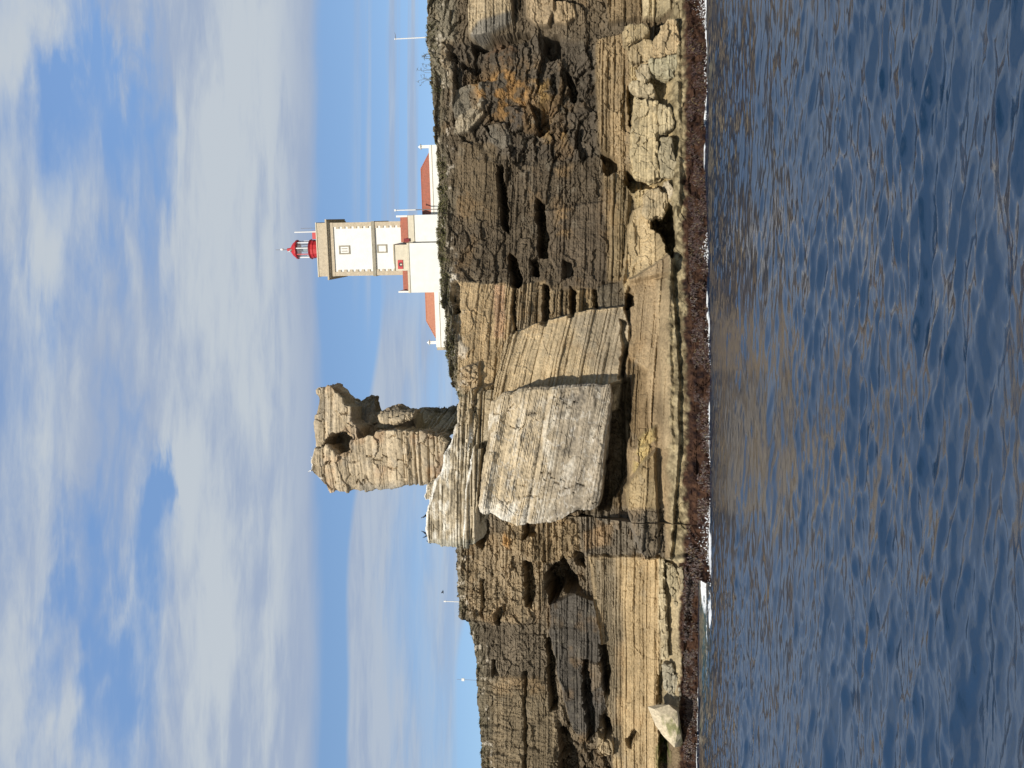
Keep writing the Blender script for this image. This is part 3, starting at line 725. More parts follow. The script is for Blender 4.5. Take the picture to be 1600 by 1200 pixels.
for nm, lab, poly, yf, bc in BOULD:
    yb_ = yf + 3.0
    o = rock(nm, [(poly, lambda x, y, a=yf: a, yb_, .16)], c_boulder(bc), voxel=.09, lam=.08, th=.3, w=3, blk=.36, cell=.9, rough=.14, seed=500 + len(lab), big=.05, bigth=1.2)
    tag(o, lab, 'rock', 'fallen rocks along the foot of the cliff')
# the white wedge: a sharp facetted boulder
def wedge():
    pts = []
    def q(x, y, Y): X_, Z_ = W(x, y, Y); return (X_, Y, Z_)
    P = [q(1012, 1104, 147.6), (q(1028, 1101, 147.2)), q(1045, 1101, 146.8), q(1058, 1112, 146.4), q(1050, 1121, 146.0), q(1036, 1124, 146.2), q(1022, 1108, 146.6), q(1024, 1133, 147.2), q(1038, 1152, 147.3), q(1054, 1168, 147.2),
         q(1046, 1140, 146.6), q(1060, 1135, 146.5), q(1064, 1150, 147.5), q(1014, 1106, 150), q(1060, 1104, 150), q(1068, 1165, 150)]
    bm = bmesh.new()
    for p in P: bm.verts.new(p)
    bmesh.ops.convex_hull(bm, input=bm.verts)
    bmesh.ops.recalc_face_normals(bm, faces=bm.faces)
    bmesh.ops.triangulate(bm, faces=bm.faces)
    bmesh.ops.subdivide_edges(bm, edges=bm.edges, cuts=10, use_grid_fill=True)
    me = bpy.data.meshes.new('wedge_boulder'); bm.to_mesh(me); bm.free()
    n_ = len(me.vertices); V = np.empty(n_ * 3, np.float32); me.vertices.foreach_get('co', V); V = V.reshape(-1, 3).astype(float)
    N = np.empty(n_ * 3, np.float32); me.vertices.foreach_get('normal', N); N = N.reshape(-1, 3)
    V = V + N * (.07 * fbm3(V[:, 0] * 1.2, V[:, 1] * 1.2, V[:, 2] * 1.2, 4, 77))[:, None]
    x, y = px_of(V)
    c = np.tile(np.array((.56, .48, .34)), (n_, 1)) * (1 + .25 * fbm3(V[:, 0], V[:, 1], V[:, 2], 4, 78))[:, None]
    g = pmask(x, y, [(1034, 1118), (1050, 1118), (1062, 1112), (1070, 1170), (1052, 1160), (1036, 1132)], 8)
    c = mixc(c, (.17, .18, .065), g * .8 * sm(-.2, .2, fbm2(V[:, 0] * 1.5, V[:, 2] * 1.5, 3, 79) + .15))
    ctr = np.array((V[:, 0].mean(), V[:, 1].mean(), V[:, 2].min()))
    me.vertices.foreach_set('co', (V - ctr).astype(np.float32).ravel()); put_col(me, np.clip(c, .01, .85)); me.update()
    o = link('wedge_boulder', me, M_ROCK); o.location = ctr
    tag(o, 'sharp white wedge shaped boulder with a green algae flank at the left shore', 'rock', 'fallen rocks along the foot of the cliff')
wedge()

# ------------------------------------------------------------------ the sea
def build_sea():
    r = [1.0]
    while r[-1] < 175:
        q = r[-1]; r.append(q + np.clip(.0028 * q, .022, .14 if q < 128 else .3) * (2.5 if q < 7 else 1))
    while r[-1] < 24000: r.append(r[-1] * 1.5)
    r = np.array(r)
    a0 = np.linspace(-31, 31, 1200); st = []; q = 31.0; dq = .06
    while q < 178: dq *= 1.13; q += dq; st.append(q)
    st = np.array(st)
    ang = np.radians(np.concatenate([-st[::-1], a0, st]))
    A, Rr = np.meshgrid(ang, r)
    X = (Rr * np.sin(A)).ravel(); Y = (Rr * np.cos(A)).ravel()
    dr = np.gradient(r); da = np.gradient(ang)
    spc = np.maximum(np.abs(dr)[:, None] * np.ones_like(A), Rr * da[None, :]).ravel()
    rs = np.random.RandomState(5)
    n_ = 170
    lam = np.exp(np.linspace(math.log(.12), math.log(16), n_)) * np.exp(rs.normal(0, .03, n_))
    th = math.radians(-97) + rs.normal(0, math.radians(20), n_)
    th[lam > 7] = math.radians(-80) + rs.normal(0, math.radians(14), (lam > 7).sum())
    k = 2 * PI / lam; slope = np.sqrt(2 * .052 / n_) * np.where(lam > 3, .62, np.where(lam > 1.1, .95, np.where(lam > .32, 2.1, 1.2)))
    amp = slope / k; ph = rs.uniform(0, 2 * PI, n_)
    Zz = np.zeros(len(X), np.float32); Dx = np.zeros(len(X), np.float32); Dy = np.zeros(len(X), np.float32)
    Xf, Yf = X.astype(np.float32), Y.astype(np.float32)
    gust = (.8 + .5 * fbm2(X * .05, Y * .05, 3, 201)).astype(np.float32)
    for i in range(n_):
        wgt = sm(1.8, 3.6, lam[i] / spc)
        m = wgt > .01
        p = np.float32(k[i] * math.cos(th[i])) * Xf[m] + np.float32(k[i] * math.sin(th[i])) * Yf[m] + np.float32(ph[i])
        w_ = (wgt[m] * amp[i]).astype(np.float32) * (gust[m] if lam[i] < 2.5 else 1)
        Zz[m] += w_ * np.cos(p); s_ = np.sin(p) * w_ * np.float32(.75)
        Dx[m] -= s_ * np.float32(math.cos(th[i])); Dy[m] -= s_ * np.float32(math.sin(th[i]))
    calm = sm(2000, 200, np.hypot(X, Y))
    # foam where the swell meets the rock
    j = np.clip(np.round((X - xs[0]) / DX).astype(int), 0, len(xs) - 1)
    i0 = int(np.argmin(np.abs(Zgrid[:, len(xs) // 2] - .15)))
    shore = np.minimum.reduce([Ygrid[i0]])
    ker = np.ones(9) / 9; shore = np.convolve(np.pad(shore, 4, mode='edge'), ker, 'valid')
    d = shore[j] - Y
    fo = np.zeros(len(X))
    lace = fbm2(X * .9, Y * .9, 5, 211); cell = voro2(X * .8 + lace, Y * .8 + .6 * lace, 212)[1]
    swash = .55 + .9 * fbm2(X * .16, X * 0, 3, 213)
    fo = np.maximum(fo, sm(swash + .2, swash - .3, d) * sm(-3, -.5, d) * sm(.45, .95, swash) * (.35 + .75 * sm(-.25, .25, lace)))
    px, py = proj(X, np.maximum(Y, 3.0), Zz)
    inb = (Y > 60) & (Y < 160) & (np.abs(X) < 70)
    def patch(cx, cy, rx, ry, lvl, cut):
        e = ((X - cx) / rx) ** 2 + ((Y - cy) / ry) ** 2
        return np.exp(-e * 1.3) * lvl * sm(cut, cut + .25, .5 + .6 * lace + .35 * np.exp(-e * 2))
    cx = lambda y, D: (600 - y) / F * D
    fo = np.maximum(fo, patch(cx(838, 106), 104.8, 4.2, 2.0, 1.2, .3))
    fo = np.maximum(fo, patch(cx(860, 106), 104.6, 2.0, 1.6, 1.1, .35))
    fo = np.maximum(fo, patch(cx(905, 122), 122, 3.6, 16, 1.1, .38))
    fo = np.maximum(fo, patch(cx(960, 115), 112, 5.5, 5, .9, .45))
    fo = np.maximum(fo, patch(cx(930, 108), 104, 3.0, 4, 1.0, .45))
    fo = np.maximum(fo, patch(cx(1010, 112), 110, 5.0, 4, .7, .5))
    fo = np.maximum(fo, patch(cx(402, 117), 116.6, 2.2, 1.2, 1.2, .3))
    for yy in (20, 45, 125, 250, 480, 500, 520, 650, 700, 1120, 1170): 
        D = 149 if yy > 900 else 117
        dj = float(shore[int((cx(yy, D) - xs[0]) / DX)])
        fo = np.maximum(fo, patch(cx(yy, dj), dj - .3, 2.2, .9, 1.1, .35))
    fo = np.maximum(fo, .0)
    tq = np.exp(-(((X - cx(960, 118)) / 9) ** 2 + ((Y - 122) / 14) ** 2))       # paler aerated water in the inlet
    Zz = Zz + fo * .12
    V = np.stack([X + Dx * calm, Y + Dy * calm, Zz * calm - .0], 1)
    me = np_mesh('sea', V, grid_quads(len(r), len(ang))[:, ::-1], np.stack([fo, tq, fo * 0], 1), smooth=True, attr='Foam')
    m = bpy.data.materials.new('sea_water'); m.use_nodes = True; nt = m.node_tree; b = nt.nodes['Principled BSDF']; L = nt.links
    b.inputs['Roughness'].default_value = .06; b.inputs['IOR'].default_value = 2.3; b.inputs['Specular IOR Level'].default_value = .5
    at = nt.nodes.new('ShaderNodeAttribute'); at.attribute_name = 'Foam'; sp = nt.nodes.new('ShaderNodeSeparateColor'); L.new(at.outputs['Color'], sp.inputs[0])
    tc = nt.nodes.new('ShaderNodeTexCoord')
    def mixn(f, a, c):
        x = nt.nodes.new('ShaderNodeMix'); x.data_type = 'RGBA'
        L.new(f, x.inputs[0])
        for k_, v in ((6, a), (7, c)):
            if isinstance(v, tuple): x.inputs[k_].default_value = (*v, 1)
            else: L.new(v, x.inputs[k_])
        return x.outputs[2]
    w1 = mixn(sp.outputs[1], SEA, (.03, .085, .10))
    nz = nt.nodes.new('ShaderNodeTexNoise'); nz.inputs['Scale'].default_value = 5; nz.inputs['Detail'].default_value = 5; L.new(tc.outputs['Object'], nz.inputs['Vector'])
    fm = nt.nodes.new('ShaderNodeMath'); fm.operation = 'MULTIPLY_ADD'; L.new(nz.outputs['Fac'], fm.inputs[0]); fm.inputs[1].default_value = .7; fm.inputs[2].default_value = -.35
    fa = nt.nodes.new('ShaderNodeMath'); fa.operation = 'ADD'; L.new(sp.outputs[0], fa.inputs[0]); L.new(fm.outputs[0], fa.inputs[1])
    fr = nt.nodes.new('ShaderNodeMapRange'); fr.interpolation_type = 'SMOOTHSTEP'; L.new(fa.outputs[0], fr.inputs[0]); fr.inputs[1].default_value = .35; fr.inputs[2].default_value = .75
    L.new(mixn(fr.outputs[0], w1, (.8, .83, .84)), b.inputs['Base Color'])
    rr = nt.nodes.new('ShaderNodeMapRange'); L.new(fr.outputs[0], rr.inputs[0]); rr.inputs[3].default_value = .13; rr.inputs[4].default_value = .8; L.new(rr.outputs[0], b.inputs['Roughness'])
    mp = nt.nodes.new('ShaderNodeMapping'); mp.inputs['Scale'].default_value = (.55, 1, 1); mp.inputs['Rotation'].default_value = (0, 0, .12); L.new(tc.outputs['Object'], mp.inputs[0])
    n1 = nt.nodes.new('ShaderNodeTexNoise'); n1.inputs['Scale'].default_value = 8; n1.inputs['Detail'].default_value = 4; n1.inputs['Roughness'].default_value = .6; L.new(mp.outputs[0], n1.inputs['Vector'])
    bp = nt.nodes.new('ShaderNodeBump'); bp.inputs['Distance'].default_value = .008; bp.inputs['Strength'].default_value = 1
    L.new(n1.outputs['Fac'], bp.inputs['Height']); L.new(bp.outputs[0], b.inputs['Normal'])
    tag(link('sea', me, m), 'choppy dark blue sea with foam along the rocks', 'sea', kind='structure')
SEA = (.0018, .018, .046)
build_sea()
# ------------------------------------------------------------------ lighthouse and its buildings
M_WHITE = mat('whitewash', (.81, .80, .755), .85, noise=.08, nscale=.9, bump=.01, bscale=14)
M_CREAM = mat('cream_render', (.66, .60, .47), .9, noise=.14, nscale=2.2, bump=.015, bscale=12)
M_STONE = mat('beige_stone', (.53, .45, .33), .9, noise=.25, nscale=2.6, bump=.03, bscale=8)
M_STONE2 = mat('grey_stone', (.33, .30, .23), .9, noise=.3, nscale=3, bump=.03, bscale=8)
M_RED = mat('red_paint', (.50, .022, .025), .45, noise=.12, nscale=4, spec=.5)
M_DRED = mat('dark_red_paint', (.20, .015, .02), .5, noise=.15, nscale=4)
M_BLACKF = mat('dark_frame', (.03, .03, .035), .5)
M_GLASS = mat('lantern_glass', (.75, .82, .85), .05, spec=.5, alpha=.16)
M_LENS = mat('lens_glass', (.25, .33, .36), .12, spec=.8)
M_METALW = mat('white_metal', (.78, .78, .76), .5)
M_METALG = mat('grey_metal', (.22, .20, .19), .6, noise=.2)

def tile_mat(name, c1, c2):
    m = bpy.data.materials.new(name); m.use_nodes = True; nt = m.node_tree; b = nt.nodes['Principled BSDF']; L = nt.links
    b.inputs['Roughness'].default_value = .9; b.inputs['Specular IOR Level'].default_value = .15
    tc = nt.nodes.new('ShaderNodeTexCoord')
    n = nt.nodes.new('ShaderNodeTexNoise'); n.inputs['Scale'].default_value = 2.2; n.inputs['Detail'].default_value = 6; L.new(tc.outputs['Object'], n.inputs['Vector'])
    r = nt.nodes.new('ShaderNodeMapRange'); r.inputs[1].default_value = .35; r.inputs[2].default_value = .68; L.new(n.outputs['Fac'], r.inputs[0])
    mx = nt.nodes.new('ShaderNodeMix'); mx.data_type = 'RGBA'; mx.inputs[6].default_value = (*c1, 1); mx.inputs[7].default_value = (*c2, 1); L.new(r.outputs[0], mx.inputs[0])
    L.new(mx.outputs[2], b.inputs['Base Color'])
    w = nt.nodes.new('ShaderNodeTexWave'); w.wave_type = 'BANDS'; w.bands_direction = 'X'; w.inputs['Scale'].default_value = 1.6; w.inputs['Distortion'].default_value = .6; L.new(tc.outputs['Object'], w.inputs['Vector'])
    bp = nt.nodes.new('ShaderNodeBump'); bp.inputs['Distance'].default_value = .06; L.new(w.outputs['Fac'], bp.inputs['Height']); L.new(bp.outputs[0], b.inputs['Normal'])
    return m
M_TILE = tile_mat('weathered_red_tiles', (.46, .165, .11), (.36, .145, .10))
M_TILEO = tile_mat('orange_tiles', (.58, .26, .16), (.50, .22, .14))

class MB:
    def __init__(s): s.bm = bmesh.new()
    def box(s, x0, x1, y0, y1, z0, z1, bev=0):
        v = [s.bm.verts.new((x, y, z)) for z in (z0, z1) for y in (y0, y1) for x in (x0, x1)]
        fs = [s.bm.faces.new([v[i] for i in q]) for q in ((0, 2, 3, 1), (4, 5, 7, 6), (0, 1, 5, 4), (2, 6, 7, 3), (0, 4, 6, 2), (1, 3, 7, 5))]
        if bev:
            ed = {e for f in fs for e in f.edges}
            bmesh.ops.bevel(s.bm, geom=list(ed), offset=bev, segments=1, affect='EDGES')
        return s
    def poly(s, pts, y0, y1):
        """outline in x, z pulled from y0 to y1"""
        a = [s.bm.verts.new((x, y0, z)) for x, z in pts]; b = [s.bm.verts.new((x, y1, z)) for x, z in pts]
        n = len(pts); s.bm.faces.new(a); s.bm.faces.new(b[::-1])
        for i in range(n): s.bm.faces.new((a[i], b[i], b[(i + 1) % n], a[(i + 1) % n]))
        return s
    def solid(s, verts, faces):
        v = [s.bm.verts.new(p) for p in verts]
        for f in faces: s.bm.faces.new([v[i] for i in f])
        return s
    def lathe(s, prof, cx=0, cy=0, n=16, rot=0):
        rings = []
        for rr, z in prof:
            rings.append([s.bm.verts.new((cx + rr * math.cos(2 * PI * i / n + rot), cy + rr * math.sin(2 * PI * i / n + rot), z)) for i in range(n)])
        for a, b in zip(rings[:-1], rings[1:]):
            for i in range(n): s.bm.faces.new((a[i], a[(i + 1) % n], b[(i + 1) % n], b[i]))
        s.bm.faces.new(rings[0][::-1]); s.bm.faces.new(rings[-1])
        return s
    def tube(s, pts, rad, n=6):
        pts = [Vector(p) for p in pts]
        if isinstance(rad, (int, float)): rad = [rad] * len(pts)
        rings = []
        for i, p in enumerate(pts):
            d = (pts[min(i + 1, len(pts) - 1)] - pts[max(i - 1, 0)]).normalized()
            u = d.orthogonal().normalized() if abs(d.z) < .99 else Vector((1, 0, 0)); u = (u - d * u.dot(d)).normalized(); w = d.cross(u)
            rings.append([s.bm.verts.new(p + (u * math.cos(2 * PI * k / n) + w * math.sin(2 * PI * k / n)) * rad[i]) for k in range(n)])
        for a, b in zip(rings[:-1], rings[1:]):
            for k in range(n): s.bm.faces.new((a[k], a[(k + 1) % n], b[(k + 1) % n], b[k]))
        s.bm.faces.new(rings[0][::-1]); s.bm.faces.new(rings[-1])
        return s
    def ball(s, c, r, sc=(1, 1, 1)):
        g = bmesh.ops.create_uvsphere(s.bm, u_segments=12, v_segments=8, radius=r)
        for v in g['verts']: v.co = Vector(c) + Vector((v.co.x * sc[0], v.co.y * sc[1], v.co.z * sc[2]))
        return s
    def build(s, name, m, parent=None, smooth=False):
        bmesh.ops.recalc_face_normals(s.bm, faces=s.bm.faces)
        me = bpy.data.meshes.new(name); s.bm.to_mesh(me); s.bm.free()
        if smooth:
            for p in me.polygons: p.use_smooth = True
        return link(name, me, m, parent)

YH = 136.0
AH = -math.radians(9.3)
ox, oz = W(690, 386.5, YH)
def LX(y): return (W(650, y, YH)[0] - ox) / math.cos(AH)
def LZ(x): return W(x, 386.5, YH)[1] - oz
BASE = (ox, YH, oz)
BOT = -2.5
def part(mb, name, m, parent, **k): return mb.build(name, m, parent, **k)

lh = tag(empty('lighthouse', BASE, AH), 'square white lighthouse tower with beige stone corners and a red lantern on top', 'lighthouse')
hw = (LX(345.5) - LX(428)) / 2          # half the tower's width
part(MB().box(-hw + .12, hw - .12, .12, 2 * hw - .12, BOT, LZ(519)), 'tower_wall', M_WHITE, lh)
q = MB()
zq, i = LZ(628), 0
bands = [(LZ(640), LZ(586.5)), (LZ(581.5), LZ(522))]
for sx in (-1, 1):
    for back in (0, 1):
      qm = MB()
      for z0, z1 in bands:
        nb = max(1, round((z1 - z0) / .41)); hh = (z1 - z0) / nb
        for i in range(nb):
            w_ = .84 if i % 2 else .56
            x0, x1 = (-hw, -hw + w_) if sx < 0 else (hw - w_, hw)
            qm.box(x0, x1, 2 * hw - w_ if back else 0, 2 * hw if back else w_, z0 + i * hh - .002 * (i % 2), z0 + (i + 1) * hh + .002 * (i % 2))
      part(qm, 'quoins', M_STONE, lh)
e = .10
part(MB().box(-hw - e, hw + e, -e, 2 * hw + e, LZ(586.5), LZ(581.5)), 'belt_course', M_STONE2, lh)
part(MB().box(-hw - .03, hw + .03, -.03, 2 * hw + .03, LZ(522), LZ(516)), 'frieze', M_STONE, lh)
cz0, cz1 = LZ(516), LZ(511.5)
cm_ = MB().box(-hw - .25, hw + .25, -.25, 2 * hw + .25, cz0, cz0 + .2).box(-hw - .5, hw + .5, -.5, 2 * hw + .5, cz0 + .2, cz1)
part(cm_, 'cornice', M_STONE, lh)
pm = MB()
pz0, pz1 = cz1, LZ(496.5); t_ = .35; w0 = hw + .02
pm.box(-w0, w0, -.02, t_, pz0, pz1).box(-w0, w0, 2 * hw - t_, 2 * hw + .02, pz0, pz1).box(-w0, -w0 + t_, t_, 2 * hw - t_, pz0, pz1).box(w0 - t_, w0, t_, 2 * hw - t_, pz0, pz1)
pr = part(pm, 'parapet', M_STONE, lh)
cp = MB(); w1_ = w0 + .08
cp.box(-w1_, w1_, -.1, t_ + .06, pz1, pz1 + .14).box(-w1_, w1_, 2 * hw - t_ - .06, 2 * hw + .1, pz1, pz1 + .14).box(-w1_, -w1_ + t_ + .14, t_ + .06, 2 * hw - t_ - .06, pz1, pz1 + .14).box(w1_ - t_ - .14, w1_, t_ + .06, 2 * hw - t_ - .06, pz1, pz1 + .14)
part(cp, 'coping', M_CREAM, pr)
part(MB().box(-w0 + t_, w0 - t_, t_, 2 * hw - t_, pz0, pz0 + .3), 'roof_deck', M_STONE2, lh)
def window(x0, x1, z0, z1, slots):
    f = MB(); b = .17
    f.box(x0, x1, .02, .14, z0, z0 + b).box(x0, x1, .02, .14, z1 - b, z1).box(x0, x0 + b, .02, .14, z0 + b, z1 - b).box(x1 - b, x1, .02, .14, z0 + b, z1 - b)
    fr = part(f, 'window', M_STONE2, lh)
    part(MB().box(x0 + b, x1 - b, .085, .13, z0 + b, z1 - b), 'shutter', M_WHITE, fr)
    if slots:
        for k in (.36, .64):
            xm = x0 + (x1 - x0) * k
            part(MB().box(xm - .05, xm + .05, .06, .11, z0 + .36, z1 - .36), 'slot', M_STONE2, fr)
window(LX(395), LX(381.5), LZ(546.5), LZ(529.5), True)
window(LX(394), LX(381), LZ(604.5), LZ(589), False)
# red lantern
lc = hw * 1.0
LL = lambda x: W(x, 386.5, YH + hw)[1] - oz
lxm = LX(387) * 1.026
part(MB().lathe([(1.25, LZ(499)), (1.25, LL(493.5)), (1.32, LL(492.5)), (1.32, LL(489)), (1.45, LL(487.5))], lxm, lc, 12), 'lantern_base', M_RED, lh)
part(MB().lathe([(1.36, LL(488.2)), (1.36, LL(487.4)), (1.36, LL(486))], lxm, lc, 24), 'gallery', M_DRED, lh)
gl_ = part(MB().lathe([(1.12, LL(486)), (1.12, LL(467.5))], lxm, lc, 10, .31), 'lantern_glass', M_GLASS, lh)
part(MB().lathe([(.38, LL(486)), (.42, LL(483)), (.42, LL(476)), (.30, LL(471))], lxm, lc + .1, 12), 'lens', M_LENS, lh)
for k in range(8):
    an = 2 * PI * (k + .22) / 8
    part(MB().box(lxm + 1.15 * math.cos(an) - .065, lxm + 1.15 * math.cos(an) + .065, lc + 1.15 * math.sin(an) - .065, lc + 1.15 * math.sin(an) + .065, LL(486), LL(467)), 'post', M_RED if k == 5 else M_METALW, lh)
part(MB().lathe([(1.22, LL(467)), (1.36, LL(466.4)), (1.36, LL(464.5)), (1.22, LL(463.5)), (.98, LL(460)), (.62, LL(457)), (.36, LL(455.5)), (.24, LL(454)), (.2, LL(449.5)), (.06, LL(448.5))], lxm, lc, 16), 'dome', M_RED, lh)
fn = part(MB().tube([(lxm, lc, LL(449)), (lxm, lc, LL(431))], [.05, .025]), 'finial', M_METALG, lh)
part(MB().ball((lxm + .05, lc, LL(441)), .24, (.75, .75, 1.15)), 'finial_ball', M_METALW, fn)
# gallery stairhead and antennas on the roof
part(MB().box(LX(371), LX(358), lc - .5, lc + .8, LZ(499), LL(491)), 'roof_hatch', M_RED, lh)
for (yy, x1, rr, mm) in ((359.3, 470, .095, M_METALW), (353.5, 480, .025, M_METALG)):
    part(MB().tube([(LX(yy), 1.6, LZ(500)), (LX(yy), 1.6, LL(x1))], rr), 'antenna', mm, lh)

# --- houses round the tower's foot
def house(name, label, cat='building'): return tag(empty(name, BASE, AH), label, cat)
hs = house('annex_house', 'two storey cream house with red tiled lean-to roof right of the lighthouse foot')
x0, x1 = LX(378.6), LX(337.5)
part(MB().box(x0, x1, -1.7, hw * 2 - 1, BOT, LZ(653)), 'wall', M_WHITE, hs)
part(MB().box(x0 + .02, x1 - .02, -1.68, hw * 2 - 1.05, LZ(653), LZ(643.5)), 'upper_wall', M_CREAM, hs)
part(MB().box(x0, x1 + .06, -1.76, -1.60, LZ(653.6), LZ(652.6)), 'string_course', M_STONE2, hs)
ry0, ry1 = -1.72, .0
part(MB().solid([(x0 + .02, ry0, LZ(643.4)), (x1 - .25, ry0, LZ(643.4)), (x1 - .25, ry1 - .02, LZ(627.2)), (x0 + .02, ry1 - .02, LZ(627.2)), (x0 + .02, ry1 - .02, LZ(643.4)), (x1 - .25, ry1 - .02, LZ(643.4))],
                [(0, 1, 2, 3), (0, 3, 4), (1, 5, 2), (4, 3, 2, 5), (0, 4, 5, 1)]), 'roof', M_TILE, hs)
part(MB().box(x1 - .24, x1, ry0, hw * 2 - 1.1, LZ(643.3), LZ(626)), 'gable_wall', M_WHITE, hs)
part(MB().box(x0 + .1, x0 + .55, -1.9, -1.2, LZ(645.5), LZ(637)), 'chimney', M_DRED, hs)

hs = house('annex_house', 'white two storey house with red tiled lean-to roof left of the lighthouse foot')
x0, x1 = LX(454), LX(379.2)
part(MB().box(x0, x1, -2.6, hw * 2 - 1, BOT - 1, LZ(646.5)), 'wall', M_WHITE, hs)
part(MB().box(x0 - .04, x1 + .03, -2.68, -2.45, LZ(646.4), LZ(643.2)), 'parapet', M_CREAM, hs)
xa = LX(421.5)
part(MB().solid([(x0 + .25, -2.4, LZ(643.8)), (xa, -2.4, LZ(643.8)), (xa, -.03, LZ(627.6)), (x0 + .25, -.03, LZ(627.6)), (x0 + .25, -.03, LZ(646)), (xa, -.03, LZ(646)), (x0 + .25, -2.4, LZ(646)), (xa, -2.4, LZ(646))],
                [(0, 1, 2, 3), (0, 3, 4, 6), (1, 7, 5, 2), (4, 3, 2, 5), (6, 4, 5, 7), (0, 6, 7, 1)]), 'roof', M_TILE, hs)
part(MB().box(x0, x0 + .22, -2.44, hw * 2 - 1.1, LZ(646.3), LZ(627)), 'gable_wall', M_WHITE, hs)

pc = house('porch', 'cream stone porch with a small red arched door against the lighthouse foot', 'porch')
x0, x1 = LX(420.8), LX(381.5)
part(MB().box(x0, x1, -2.2, -.02, LZ(645.5), LZ(623.2)), 'wall', M_CREAM, pc)
part(MB().box(x0 - .0, x1 + .1, -2.28, -.03, LZ(623.1), LZ(622.0)), 'slab_roof', M_STONE2, pc)
part(MB().box(LX(411), x1 + .05, -.9, -.03, LZ(621.9), LZ(616.8)), 'beige_block', M_STONE, pc)
dx0, dx1 = LX(418), LX(404.5)
dr_ = part(MB().box(dx0, dx1, -2.30, -2.205, LZ(635), LZ(627.3)), 'door', M_RED, pc)
dm = (dx0 + dx1) / 2
part(MB().poly([(dm - .26, LZ(634.2)), (dm + .26, LZ(634.2)), (dm + .26, LZ(630.3)), (dm + .14, LZ(629)), (dm - .14, LZ(629)), (dm - .26, LZ(630.3))], -2.33, -2.302), 'opening', M_BLACKF, dr_)
part(MB().poly([(dm - .1, LZ(634)), (dm + .1, LZ(634)), (dm + .1, LZ(631)), (dm - .1, LZ(631))], -2.35, -2.332), 'pane', M_CREAM, dr_)

def wing(label, ya, yb, hipx, xr, xe, xb_, mt, left, yoff):
    w = house('wing_house', label)
    x0, x1 = LX(yb), LX(ya)
    if x0 > x1: x0, x1 = x1, x0
    part(MB().box(x0, x1, yoff, yoff + 5.5, BOT - 1, LZ(xe)), 'wall', M_WHITE, w)
    part(MB().box(x0 - .05, x1, yoff - .06, yoff + .02, LZ(xe + (xb_ - xe) * .52), LZ(xe + (xb_ - xe) * .52) + .07), 'string_course', M_CREAM, w)
    ym = yoff + 2.75; z0, z1 = LZ(xe) + .02, W(xr, 386.5, YH + ym)[1] - oz
    if left:
        a, h = x0 + (LX(527) - LX(541)), LX(hipx)
        vs = [(a, yoff + .25, z0), (x1, yoff + .25, z0), (x1, yoff + 5.3, z0), (a, yoff + 5.3, z0), (h, ym, z1), (x1, ym, z1)]
        fs = [(0, 1, 5, 4), (1, 2, 5), (2, 3, 4, 5), (3, 0, 4), (0, 3, 2, 1)]
    else:
        a, h = LX(245), LX(hipx)
        vs = [(x0, yoff + .25, z0), (a, yoff + .25, z0), (a, yoff + 5.3, z0), (x0, yoff + 5.3, z0), (x0, ym, z1), (h, ym, z1)]
        fs = [(0, 1, 5, 4), (1, 2, 5), (2, 3, 4, 5), (3, 0, 4), (0, 3, 2, 1)]
    rf = part(MB().solid(vs, fs), 'roof', mt, w)
    part(MB().tube([vs[4], vs[5]], .11), 'ridge', mt, rf)
    hipv = 4 if left else 5
    for k in ((0, 3) if left else (1, 2)): part(MB().tube([vs[k], vs[hipv]], .09), 'ridge', mt, rf)
    return w
wl_ = wing('long low white house with an orange hipped roof left of the lighthouse', 454.3, 541, 503, 662.5, 677.5, 692, M_TILEO, True, -.6)
part(MB().box(LX(545.5), LX(541.2), -.55, .6, BOT - 1, LZ(678.5)), 'stone_pier', M_STONE, wl_)
wing('long low white house with a dull red hipped roof right of the lighthouse', 337, 233, 266, 663, 674.5, 683, M_TILE, False, .4)
for yy, xt, xb_, lab, yo in ((235, 657, 675, 'white pointed gate pillar at the far end of the red roofed house', .9), (534.5, 661, 680, 'white pointed gate pillar beside the orange roofed house', .2)):
    p = tag(empty('pillar', BASE, AH), lab, 'pillar', 'white pillars at the ends of the houses')
    xx = LX(yy)
    part(MB().box(xx - .2, xx + .2, yo - .2, yo + .2, BOT, LZ(xt + 4.5)), 'shaft', M_WHITE, p)
    part(MB().lathe([(.38, LZ(xt + 4.4)), (.38, LZ(xt + 3.6)), (.24, LZ(xt + 3)), (.05, LZ(xt))], xx, yo, 8), 'cap', M_WHITE, p)
lp = tag(empty('mast', BASE, AH), 'thin pole, white above and dark below, beside the red roofed house', 'mast')
part(MB().tube([(LX(329.7), -2.2, BOT), (LX(329.7), -2.2, LZ(658))], .06), 'lower_tube', M_METALG, lp)
part(MB().tube([(LX(329.7), -2.2, LZ(658)), (LX(329.7), -2.2, LZ(628))], [.085, .08]), 'upper_tube', M_METALW, lp)
part(MB().box(LX(329.7) - .13, LX(329.7) + .13, -2.33, -2.07, LZ(628), LZ(625.5)), 'lamp_head', M_METALW, lp)

# ------------------------------------------------------------------ masts on the clifftop
def mast(name, label, y, xt, xb_, D, rad, cat, m=M_METALW):
    X_, Zt = W(xt, y, D); _, Zb = W(xb_, y, D)
    o = tag(empty(name, (X_, D, Zb)), label, cat)
    part(MB().tube([(0, 0, -2.5), (0, 0, Zt - Zb)], [rad, rad * .85]), 'pole', m, o)
    return o, Zt - Zb
o, h_ = mast('flagpole', 'white flagpole on the clifftop far right with a hook at its top', 61, 617.5, 668, 129, .085, 'flagpole')
part(MB().tube([(0, 0, h_ - .06), (.30, 0, h_ - .02), (.62, 0, h_ + .0), (.85, 0, h_ + .1)], [.05, .04, .03, .015]), 'arm', M_METALG, o)
part(MB().ball((0, 0, h_), .12), 'truck', M_METALW, o)
o, h_ = mast('signal_mast', 'thin white mast standing on the top of the left cliff', 939.5, 693.5, 716, 158, .085, 'mast')
